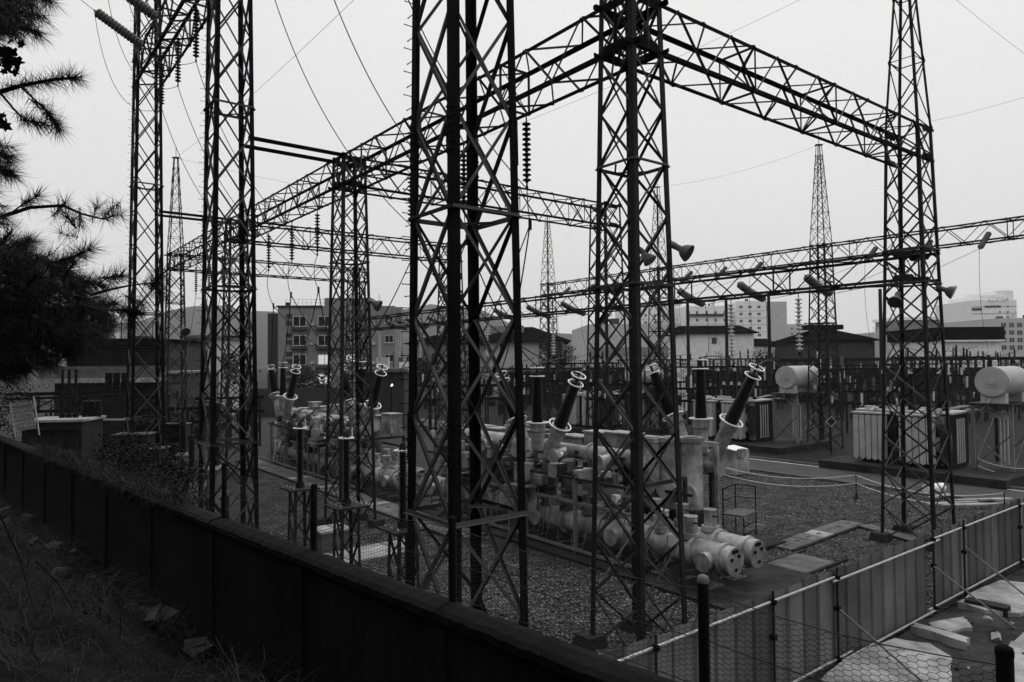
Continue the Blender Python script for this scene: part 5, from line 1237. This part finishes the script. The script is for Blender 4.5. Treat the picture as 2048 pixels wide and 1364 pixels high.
# dark gabled house
h5 = Bld('dark_roofed_house', 'dark house with a heavy gabled roof behind the far mast', 1622, 1750, 112, 682, 14, R(2), 'brick_dark')
h5.hip(h5.H, h5.zpx(1690, 652) - h5.H, .8, inset=.5); h5.pxbox('ridge_vent', 1648, 1720, 646, 656, 5, 8, 'roof_dark')
h6 = Bld('stone_house', 'mottled stone house with roof railing behind the right tower', 1748, 1890, 125, 664, 14, R(-2), 'grey_wall'); h6.pxbox('upper_storey', 1812, 1900, 638, 664, 3, 11, 'brick_wall')
h6.pxbox('cornice', 1808, 1906, 632, 638, 2.5, 11.5, 'pale_wall')
b = MB()
for h in range(4): b.cyl(h6.pt(0, .3, h6.H + .2 + h * .25), h6.pt(h6.upx(1812), .3, h6.H + .2 + h * .25), .03, n=4)
b.build('roof_railing', 'black', h6.t)
for x0 in (1760, 1785, 1830, 1856): h6.win(x0, x0 + 12, 672, 688, 2)
h7 = Bld('siding_house', 'long house with pale boarding and flat dark roof at the right', 1884, 2003, 105, 682, 14, R(1), 'white_wall')
h7.pxbox('roof', 1878, 2006, 654, 680, -.5, 14, 'roof_dark'); h7.pxbox('eave', 1880, 2005, 680, 683, -.7, 0, 'pale_wall')
for k in range(7): h7.pxbox('board', 1885, 2002, 684.5 + k * 4.2, 688.0 + k * 4.2, -.05, 0, 'white_wall')
t5 = Bld('office_block', 'grey office block with a grid of dark windows at the right edge', 1996, 2090, 240, 636, 30, 0, 'grey_wall')
for r in range(4):
    for c in range(6): t5.win(2003 + c * 16, 2014 + c * 16, 645 + r * 15, 655 + r * 15, 2, sill=False, frame='grey_wall')
t6 = Bld('stepped_tower', 'hazy stepped tower block with rooftop letters at far right', 1945, 2036, 420, 600, 40, R(-4), 'pale_wall', group='tower blocks')
t6.pxbox('upper_block', 1968, 2035, 590, 601, 2, 38, 'pale_wall'); t6.pxbox('top_block', 2001, 2036, 580, 591, 3, 36, 'pale_wall')
t6.pxbox('window_strip', 1972, 2004, 611, 615, -.3, 0, 'brick_dark'); t6.pxbox('window_strip', 1946, 1966, 616, 621, -.3, 0, 'brick_dark')
for y0 in (597, 611, 622, 632): t6.win(2016, 2020, y0, y0 + 4, 1, sill=False)
for y0 in (622,): t6.win(2000, 2004, y0, y0 + 4, 1, sill=False)
for k in range(6): t6.box('floor_band', -.1, t6.Wd + .1, -.25, 0, t6.H - 4 - k * 4.2, t6.H - 3.6 - k * 4.2, 'grey_wall')
fc = bpy.data.curves.new('letters', 'FONT'); fc.body = 'LSME'; fc.size = 5.2; fc.extrude = .25
fo = bpy.data.objects.new('letters_tmp', fc); COL.objects.link(fo); dg = bpy.context.evaluated_depsgraph_get(); me = bpy.data.meshes.new_from_object(fo.evaluated_get(dg)); bpy.data.objects.remove(fo)
me.materials.clear(); me.materials.append(MATS['white_metal']); p = t6.pt(t6.upx(1978), -.5, t6.zpx(1990, 601.5)) - ROOT[t6.t.name]
link('letters', me, t6.t, Matrix.Translation(p) @ Matrix.Rotation(t6.yaw, 4, 'Z') @ Matrix.Rotation(R(90), 4, 'X'))
# left: shuttered building with canopy, container, low walls
h8 = Bld('shuttered_building', 'dark low building with louvred front behind the left tall tower', 110, 330, 62, 682, 10, R(4), 'brick_dark')
h8.pxbox('roof_slab', 105, 335, 678, 684, -1.0, 10, 'roof_dark')
for k in range(7): h8.pxbox('louvre', 130, 322, 690 + k * 6, 693 + k * 6, -.2, 0, 'steel_mid')
for x in (140, 182, 224, 266, 312): h8.pxbox('mullion', x, x + 2.5, 686, 732, -.26, 0, 'steel_mid')
h8.pxbox('balcony_front', 100, 335, 732, 756, -1.6, -.1, 'concrete'); h8.pxbox('canopy', 95, 335, 756, 764, -2.6, -.1, 'concrete_light')
h8.pxbox('bright_panel', 121, 136, 708, 733, -.3, 0, 'white_wall')
h9 = Bld('pale_cottage', 'pale low house with flat eaves between the two tall towers', 372, 430, 80, 676, 9, 0, 'grey_wall'); h9.pxbox('eave', 366, 436, 671, 677, -.8, 9, 'concrete'); h9.pxbox('doorway', 392, 415, 700, 730, -.1, 0, 'black'); h9.win(384, 390, 679, 688, 1)
cn = Bld('site_container', 'plain grey box container left of the second tall tower', 334, 402, 56, 746, 4, R(3), 'concrete'); cn.pxbox('roof', 332, 404, 742, 747, -.2, 4, 'concrete_light')
for k in range(5): cn.pxbox('rib', 338 + k * 14, 340 + k * 14, 748, 792, -.06, 0, 'concrete')
lw = Bld('yard_wall', 'dark boundary wall in front of the apartment block', 516, 700, 84, 776, .3, R(2), 'brick_dark', cat='wall')
lw2 = Bld('switch_house', 'small dark flat-roofed hut behind the mid bushings', 718, 808, 66, 744, 6, R(2), 'brick_dark'); lw2.pxbox('roof', 714, 812, 737, 744, -.5, 6, 'concrete')
lw3 = Bld('far_wall', 'far dark yard wall behind the switch racks', 1000, 2090, 104, 738, .3, 0, 'black', cat='wall')
lw4 = Bld('mid_house', 'dim house between slim tower and front tower', 820, 960, 108, 688, 12, R(2), 'brick_wall'); lw4.hip(lw4.H, 1.6, .6)
for x0 in (846, 870, 930): lw4.win(x0, x0 + 10, 700, 714, 2)
pw_ = Bld('pale_hut', 'small pale hut behind the right-hand tall tank', 1360, 1376, 88, 726, 4, 0, 'pale_wall'); pw_.pxbox('roof', 1358, 1378, 723, 727, -.3, 4, 'grey_wall')
# bright bare lamps seen in the yard
for i, (px, py, Y) in enumerate(((783, 770, 60), (872, 766, 62), (903, 762, 64), (1008, 770, 60))):
    p = P(px, py, Y); t = thing('yard_lamp', Vector((p.x, p.y, 0)), ('lit globe lamp left of the front tower', 'lit lamp seen between the legs of the front tower', 'small lit lamp beside the front leg of the front tower', 'lit lamp right of the front tower legs')[i], 'lamp', 'lit yard lamps')
    b = MB(); b.lathe(p - Z * .14, Z, [(0, .03), (.05, .11), (.14, .15), (.23, .11), (.28, .03)], 12); b.build('globe', 'lamp_glow', t); b = MB(); b.cyl((p.x, p.y, 0), p - Z * .14, .05, n=6); b.build('post', 'steel', t)
# parked car roof beyond the switchgear
p = G(612, 842); cz = thing('parked_car', p, 'pale parked car beyond the far switchgear', 'car'); Mx = Matrix.Translation(p) @ Matrix.Rotation(R(20), 4, 'Z')
b = MB(Mx)
sec = [(-2.1, .35, .75), (-2.0, .35, .95), (-1.2, .35, 1.0), (1.4, .35, .98), (2.0, .35, .85), (2.1, .35, .6)]
vs = []; 
for x, z0, z1 in sec: vs += [(x, -.85, z0), (x, -.82, z1), (x, .82, z1), (x, .85, z0)]
b.add(vs, [(i * 4 + j, i * 4 + (j + 1) % 4, (i + 1) * 4 + (j + 1) % 4, (i + 1) * 4 + j) for i in range(5) for j in range(4)] + [(3, 2, 1, 0), (20, 21, 22, 23)], False); b.build('body', 'tank_paint', cz)
b = MB(Mx); b.add([(-1.5, -.78, .98), (1.2, -.78, .98), (1.2, .78, .98), (-1.5, .78, .98), (-.8, -.62, 1.45), (.5, -.62, 1.45), (.5, .62, 1.45), (-.8, .62, 1.45)], [(3, 2, 1, 0), (0, 1, 5, 4), (1, 2, 6, 5), (2, 3, 7, 6), (3, 0, 4, 7), (4, 5, 6, 7)]); b.build('window_band', 'glass', cz)
b = MB(Mx); b.box((-.15, 0, 1.47), (1.35, 1.26, .05)); b.build('car_roof', 'tank_paint', cz)
for x in (-1.35, 1.3):
    for y in (-.84, .84):
        b = MB(Mx); b.cyl((x, y - .1, .33), (x, y + .1, .33), .33, n=16); w = b.build('wheel', 'black', cz); b = MB(Mx); b.cyl((x, y - .11, .33), (x, y + .11, .33), .18, n=12); b.build('rim', 'pipe', w)
for bd, n_ in ((ap, 3), (h4, 4), (t1, 3), (t2, 3), (t3, 3), (t4, 2), (h6, 2), (t5, 4), (h8, 3), (lw2, 2)): roof_clutter(bd, n_)
for r in range(4):
    for x0 in (622, 680, 745):
        ap.pxbox('air_conditioner', x0, x0 + 6, 646 + r * 38.3, 651 + r * 38.3, -.5, 0, 'grey_wall')
# ================================================================ HILLS
def ridge(pts, Y, depth, name):
    V = []; Fc = []; n = 0; rows = 8
    xs = np.linspace(pts[0][0], pts[-1][0], 120); ys = np.interp(xs, [q[0] for q in pts], [q[1] for q in pts])
    for j in range(rows):
        f = j / (rows - 1)
        for x, y in zip(xs, ys):
            top = P(x, y, Y).z; hgt = top * (1 - (1 - f) ** 1.6) + (random.uniform(-1, 1) * 1.6 * f); V.append((P(x, y, Y).x * (1 - .12 * (1 - f)), Y - depth * (1 - f), max(hgt, 0) - 1))
    for j in range(rows - 1):
        for i in range(119): Fc.append((j * 120 + i, j * 120 + i + 1, (j + 1) * 120 + i + 1, (j + 1) * 120 + i))
    # back side so that the ridge is a real body
    base = len(V)
    for x, y in zip(xs, ys): V.append((P(x, y, Y).x * 1.05, Y + depth, -1))
    for i in range(119): Fc.append(((rows - 1) * 120 + i, (rows - 1) * 120 + i + 1, base + i + 1, base + i))
    o = link(name, npmesh(name, np.array(V), np.array(Fc), 'hill')); o['kind'] = 'structure'
ridge([(-400, 640), (0, 640), (200, 650), (330, 640), (390, 612), (450, 610), (500, 625), (540, 620), (600, 640), (760, 630), (860, 608), (960, 618), (1050, 660), (1160, 670), (1300, 690), (1500, 700), (2500, 700)], 2000, 700, 'hills')

# ================================================================ VEGETATION
def leafy(name, label, c, rx, ry, rz, n, ls, m='leaf', stem=True, group=None, cat='shrub'):
    c = Vector(c); t = thing(name, Vector((c.x, c.y, max(c.z - rz, 0))), label, cat, group); V = []; Fc = []; k = 0
    cl = [(random.uniform(-1, 1), random.uniform(-1, 1), random.uniform(-1, 1)) for _ in range(26)]
    off = ROOT[t.name]
    for _ in range(n):
        q = random.choice(cl); u = Vector((q[0] * .75 + random.gauss(0, .2), q[1] * .75 + random.gauss(0, .2), q[2] * .75 + random.gauss(0, .2)))
        p = c + Vector((u.x * rx, u.y * ry, u.z * rz)) - off; d = Vector((random.gauss(0, 1), random.gauss(0, 1), random.gauss(0, 1))).normalized(); s = d.orthogonal().normalized() * ls * random.uniform(.3, .6); d = d * ls * random.uniform(.6, 1.3)
        V += [tuple(p), tuple(p + d * .5 + s), tuple(p + d), tuple(p + d * .5 - s)]; Fc.append((k, k + 1, k + 2, k + 3)); k += 4
    link('foliage', npmesh('foliage', np.array(V), np.array(Fc), m), t)
    b = MB()
    for _ in range(9):
        q = random.choice(cl); b.tube([c - Z * rz, c + Vector((q[0] * rx * .3, q[1] * ry * .3, -rz * .3)), c + Vector((q[0] * rx * .8, q[1] * ry * .8, q[2] * rz * .8))], [.03, .02, .008], 5)
    b.build('stem', 'bark', t); return t
for i, (px, py, Y, rx, rz, lab) in enumerate(((290, 935, 14.5, .8, .5, 'dark shrub growing against the wall below the left tall tower'), (235, 905, 16, .6, .45, 'dark shrub behind the wall beside the boxy transformer'), (350, 968, 13.0, .7, .45, 'dark shrub behind the wall by the ribbed apparatus'), (-10, 830, 19, .9, .9, 'dark bush at the far left behind the notice board'))):
    leafy('shrub', lab, P(px, py, Y), rx, rx * .8, rz, 3000, .05, 'leaf', group='shrubs along the wall')
for i, (px, py, Y, rx, rz, lab) in enumerate(((620, 775, 88, 2.6, 2.4, 'bare dim tree in front of the apartment block'), (845, 745, 96, 2.2, 2.2, 'dim tree seen between the slim and front towers'), (1115, 712, 112, 3, 1.8, 'dim tree right of the low hall'), (460, 740, 84, 2.6, 2.2, 'dim round tree behind the second tall tower'), (1530, 725, 100, 2.5, 1.6, 'dim tree in front of the white annex'))):
    leafy('street_tree', lab, P(px, py, Y), rx, rx, rz, 1500, .28, 'foliage_far', group='trees between the buildings', cat='tree')
# the pine whose branches reach in from the left
pt_ = thing('pine_tree', (-5.4, 2.9, hill_z(0, 2.5) + .0), 'dark pine tree reaching its needled branches in from the left edge', 'tree')
zb = ROOT[pt_.name].z
b = MB(); b.tube([(-5.4, 2.9, zb - 1.5), (-5.35, 2.95, zb + 2), (-5.25, 3.0, zb + 5), (-5.2, 3.05, zb + 9)], [.2, .17, .13, .06], 12); b.build('trunk', 'bark', pt_)
NV = []; NF = []
def needles(c, d, n, L_, spread=1.0):
    spread *= .72
    d = Vector(d).normalized()
    for _ in range(n):
        r = Vector((random.gauss(0, 1), random.gauss(0, 1), random.gauss(0, 1))).normalized(); e = (d * random.uniform(.2, 1.1) + r * spread).normalized() * L_ * random.uniform(.65, 1.15)
        o_ = Vector(c) + d * random.uniform(-.07, .05); s = e.orthogonal().normalized() * .0017; k = len(NV)
        NV.extend([tuple(o_ - s), tuple(o_ + s), tuple(o_ + e + Z * -.006)]); NF.append((k, k + 1, k + 2))
bbm = MB()
def branch(pxs, Y0, Y1, r0, tufts, L_=.115, start=0.0, nn=70):
    n = len(pxs); pts = [P(x, y, Y0 + (Y1 - Y0) * i / (n - 1)) for i, (x, y) in enumerate(pxs)]
    bbm.tube(pts, [r0 * (1 - .75 * i / (n - 1)) for i in range(n)], 6)
    for k in range(tufts):
        f = start + (1 - start) * (k + .5) / tufts; g = f * (n - 1); i = min(int(g), n - 2); c = pts[i].lerp(pts[i + 1], g - i); d = (pts[i + 1] - pts[i]).normalized()
        needles(c, d + Vector((0, 0, random.uniform(-.1, .35))), nn, L_)
    needles(pts[-1], pts[-1] - pts[-2], nn + 30, L_ * 1.1)
br = [([(-160, 230), (-40, 195), (40, 172), (100, 160), (150, 155)], 4.2, 4.0, .02, 9, .3), ([(40, 172), (70, 200), (100, 230), (110, 245)], 4.05, 4.0, .008, 4, .3), ([(0, 185), (25, 215), (50, 240), (80, 245)], 4.1, 4.0, .008, 3, .5), ([(-100, 60), (-20, 35), (40, 25), (75, 30)], 3.9, 3.8, .015, 6, .2), ([(-100, 20), (0, 5), (60, -8), (95, 0)], 3.9, 3.8, .015, 6, .2), ([(-100, 100), (0, 60), (50, 55), (70, 62)], 3.8, 3.7, .012, 5, .3),
      ([(-150, 360), (-60, 330), (0, 335), (20, 345)], 4.0, 3.9, .01, 4, .4), ([(-100, 300), (-30, 300), (10, 310)], 4.0, 3.9, .01, 3, .4),
      ([(-120, 470), (20, 428), (60, 415), (125, 411), (165, 428), (205, 438), (228, 432)], 4.2, 4.2, .014, 0, 0), ([(20, 428), (50, 405), (65, 398)], 4.2, 4.2, .006, 1, .5),
      ([(60, 520), (110, 525), (150, 512), (172, 502)], 4.1, 4.1, .012, 4, .3), ([(90, 590), (130, 575), (165, 560), (200, 570)], 4.2, 4.2, .012, 5, .3), ([(180, 590), (225, 578), (265, 570), (305, 566)], 4.2, 4.3, .01, 0, 0), ([(190, 620), (235, 620), (262, 622)], 4.2, 4.2, .008, 2, .5), ([(195, 570), (215, 555), (232, 553)], 4.2, 4.2, .006, 2, .5), ([(-50, 620), (80, 620), (170, 620), (215, 610)], 4.0, 4.1, .03, 10, .2), ([(-50, 680), (80, 670), (160, 660), (205, 655)], 3.9, 4.0, .025, 10, .2)]
for pxs, y0, y1, r0, tf, st_ in br: branch(pxs, y0, y1, r0, tf, start=st_)
for px, py, n_ in ((120, 418, 110), (140, 440, 110), (160, 436, 70), (190, 425, 60), (222, 418, 90), (135, 470, 60), (315, 560, 170), (318, 580, 120), (268, 625, 190), (270, 600, 110), (262, 640, 80)):
    needles(P(px, py, 4.2), (random.uniform(-.3, .5), 0, random.uniform(-.4, .3)), n_, .12, 1.1)
poly = [(-60, 470), (60, 480), (130, 530), (175, 585), (215, 625), (205, 670), (150, 712), (80, 745), (-60, 765)]
def inside(x, y, pl):
    c = False; j = len(pl) - 1
    for i in range(len(pl)):
        if (pl[i][1] > y) != (pl[j][1] > y) and x < (pl[j][0] - pl[i][0]) * (y - pl[i][1]) / (pl[j][1] - pl[i][1]) + pl[i][0]: c = not c
        j = i
    return c
k = 0
while k < 380:
    x, y = random.uniform(-60, 220), random.uniform(470, 765)
    if inside(x, y, poly): needles(P(x, y, random.uniform(3.5, 4.7)), (random.uniform(.1, .8), 0, random.uniform(-.5, .4)), 75, .12, .9); k += 1
k = 0
while k < 60:
    x, y = random.uniform(-50, 60), random.uniform(-30, 70)
    if x + y * .6 < 75: needles(P(x, y, random.uniform(3.5, 4.3)), (random.uniform(.3, .8), 0, random.uniform(-.4, .4)), 70, .12, .9); k += 1
for k in range(22): needles(P(random.uniform(-50, 12), random.uniform(280, 470), random.uniform(3.7, 4.3)), (.6, 0, -.1), 60, .12, .9)
off = ROOT[pt_.name]
link('needles', npmesh('needles', np.array(NV) - np.array(off), np.array(NF), 'needle'), pt_)['kind'] = 'stuff'
for i in range(10):   # limbs from the trunk to the needled twigs
    y = (60, 20, 180, 340, 470, 560, 620, 660, 700, 740)[i]; e = P(-60 if i < 5 else 60, y, 4.0); z = e.z; bbm.tube([Vector((-5.3, 2.95, z - .35)), Vector((-5.3, 2.95, z - .3)).lerp(e, .5) + Z * .05, e], [.05, .035, .02], 7)
bbm.build('branches', 'bark', pt_)
# unseen pines added left of and behind the camera to shade the wall
def shade_pine(p, h, r, lab):
    p = Vector(p); t = thing('pine_tree', p, lab, 'tree', 'unseen shading pines on the slope'); b = MB(); b.tube([p - Z * .5, p + Z * h * .4 + Vector((.1, 0, 0)), p + Z * h * .95], [.18, .14, .04], 9); b.build('trunk', 'bark', t)
    V = []; Fc = []; k = 0; lb = MB()
    for i in range(26):
        z = h * random.uniform(.38, .97); an = random.uniform(0, 6.28); rr = r * (1.12 - z / h) * 1.7 * random.uniform(.6, 1); rr = min(rr, r); e = Vector((math.cos(an) * rr, math.sin(an) * rr, z + rr * .12))
        lb.tube([p + Z * (z - .2), p + e], [.04, .012], 5)
        for _ in range(95):
            f = random.uniform(.25, 1.05); c = Vector((e.x * f, e.y * f, z + (e.z - z) * f)) + Vector((random.gauss(0, .22), random.gauss(0, .22), random.gauss(0, .16))); d = Vector((random.gauss(0, 1), random.gauss(0, 1), random.gauss(.2, .8))).normalized() * random.uniform(.15, .3); s_ = d.orthogonal().normalized() * .05
            V += [tuple(c - s_), tuple(c + s_), tuple(c + d)]; Fc.append((k, k + 1, k + 2)); k += 3
    lb.build('limbs', 'bark', t); link('needles', npmesh('needles', np.array(V), np.array(Fc), 'needle'), t)['kind'] = 'stuff'
for i, (x, y, h, r) in enumerate(((-10.5, 6.0, 11, 2.6), (-14.0, 10.5, 12, 2.8), (-17.5, 14.5, 12, 2.8), (-7.6, -1.0, 10, 2.6), (-3.6, -2.8, 10, 2.6), (.6, -3.6, 11, 2.8), (4.6, -3.8, 10, 2.6), (-12.2, 1.5, 12, 3.0), (-21.5, 18, 12, 2.8))):
    q = Vector((x, y, 0)) - P3; tt = q.dot(WT); nn_ = -q.dot(WN)
    shade_pine((x, y, hill_z(tt, nn_)), h, r, 'unseen pine added to shade the wall and slope, %s of the set' % nth(i))
# ivy leaves among the needles
iv = thing('ivy_spray', P(15, 125, 3.9), 'few broad ivy leaves hanging among the pine branches', 'plant')
def ivl():
    b = MB(); o5 = [(0, 0), (.3, -.15), (.5, .1), (.35, .3), (.55, .6), (.25, .6), (0, 1), (-.25, .6), (-.55, .6), (-.35, .3), (-.5, .1), (-.3, -.15)]; b.add([(x * .045, y * .045, 0) for x, y in o5], [tuple(range(12))]); return b.mesh('leaf', 'leaf', Vector())
il = ivl()
for k in range(34):
    p = P(random.uniform(-8, 40), random.uniform(85, 150), random.uniform(3.8, 4.0)) if k < 28 else P(random.uniform(0, 12), random.uniform(235, 255), 3.9)
    link('leaf', il, iv, Matrix.Translation(p - ROOT[iv.name]) @ Euler((R(90) + random.uniform(-.6, .6), random.uniform(-3, 3), random.uniform(-.6, .6))).to_matrix().to_4x4() @ Matrix.Scale(random.uniform(.7, 1.3), 4))
b = MB(); b.tube([P(-40, 60, 3.9), P(5, 90, 3.9), P(25, 120, 3.9), P(50, 125, 3.9)], .004, 5); b.build('vine', 'bark', iv)
# bare twigs and sticks on the slope
for i, (x0, y0, x1, y1, Y) in enumerate(((515, 1364, 527, 1288, 5.2), (0, 1030, 65, 1210, 7.0), (70, 1120, 150, 1225, 6.6), (385, 1190, 345, 1255, 7.2))):
    p, q = P(x0, y0, Y), P(x1, y1, Y + .2); b = MB(); m_ = p.lerp(q, .5) + Vector((.03, 0, .03)); b.tube([p, m_, q], [.009, .007, .004], 6); b.build('dry_stick', 'bark', None, p, label=('pale upright stick in front of the wall', 'long dark stick leaning on the slope at far left', 'short dark stick on the grass at left', 'thin sapling bending against the wall face')[i], cat='stick', group='sticks on the slope')

# ================================================================ HAZE
lo, hi = (-2600, -75, -1.2), (2800, 2900, 330)
b = MB(); b.box(((lo[0] + hi[0]) / 2, (lo[1] + hi[1]) / 2, (lo[2] + hi[2]) / 2), (hi[0] - lo[0], hi[1] - lo[1], hi[2] - lo[2]))
hz = b.build('haze', 'black', kind='stuff'); m = bpy.data.materials.new('haze_air'); m.use_nodes = True; n = m.node_tree; n.nodes.clear()
ou = n.nodes.new('ShaderNodeOutputMaterial'); vv = n.nodes.new('ShaderNodeVolumePrincipled'); vv.inputs['Color'].default_value = (1, 1, 1, 1); vv.inputs['Density'].default_value = 0.00015; vv.inputs['Anisotropy'].default_value = 0.2
n.links.new(vv.outputs[0], ou.inputs['Volume']); hz.data.materials.clear(); hz.data.materials.append(m)
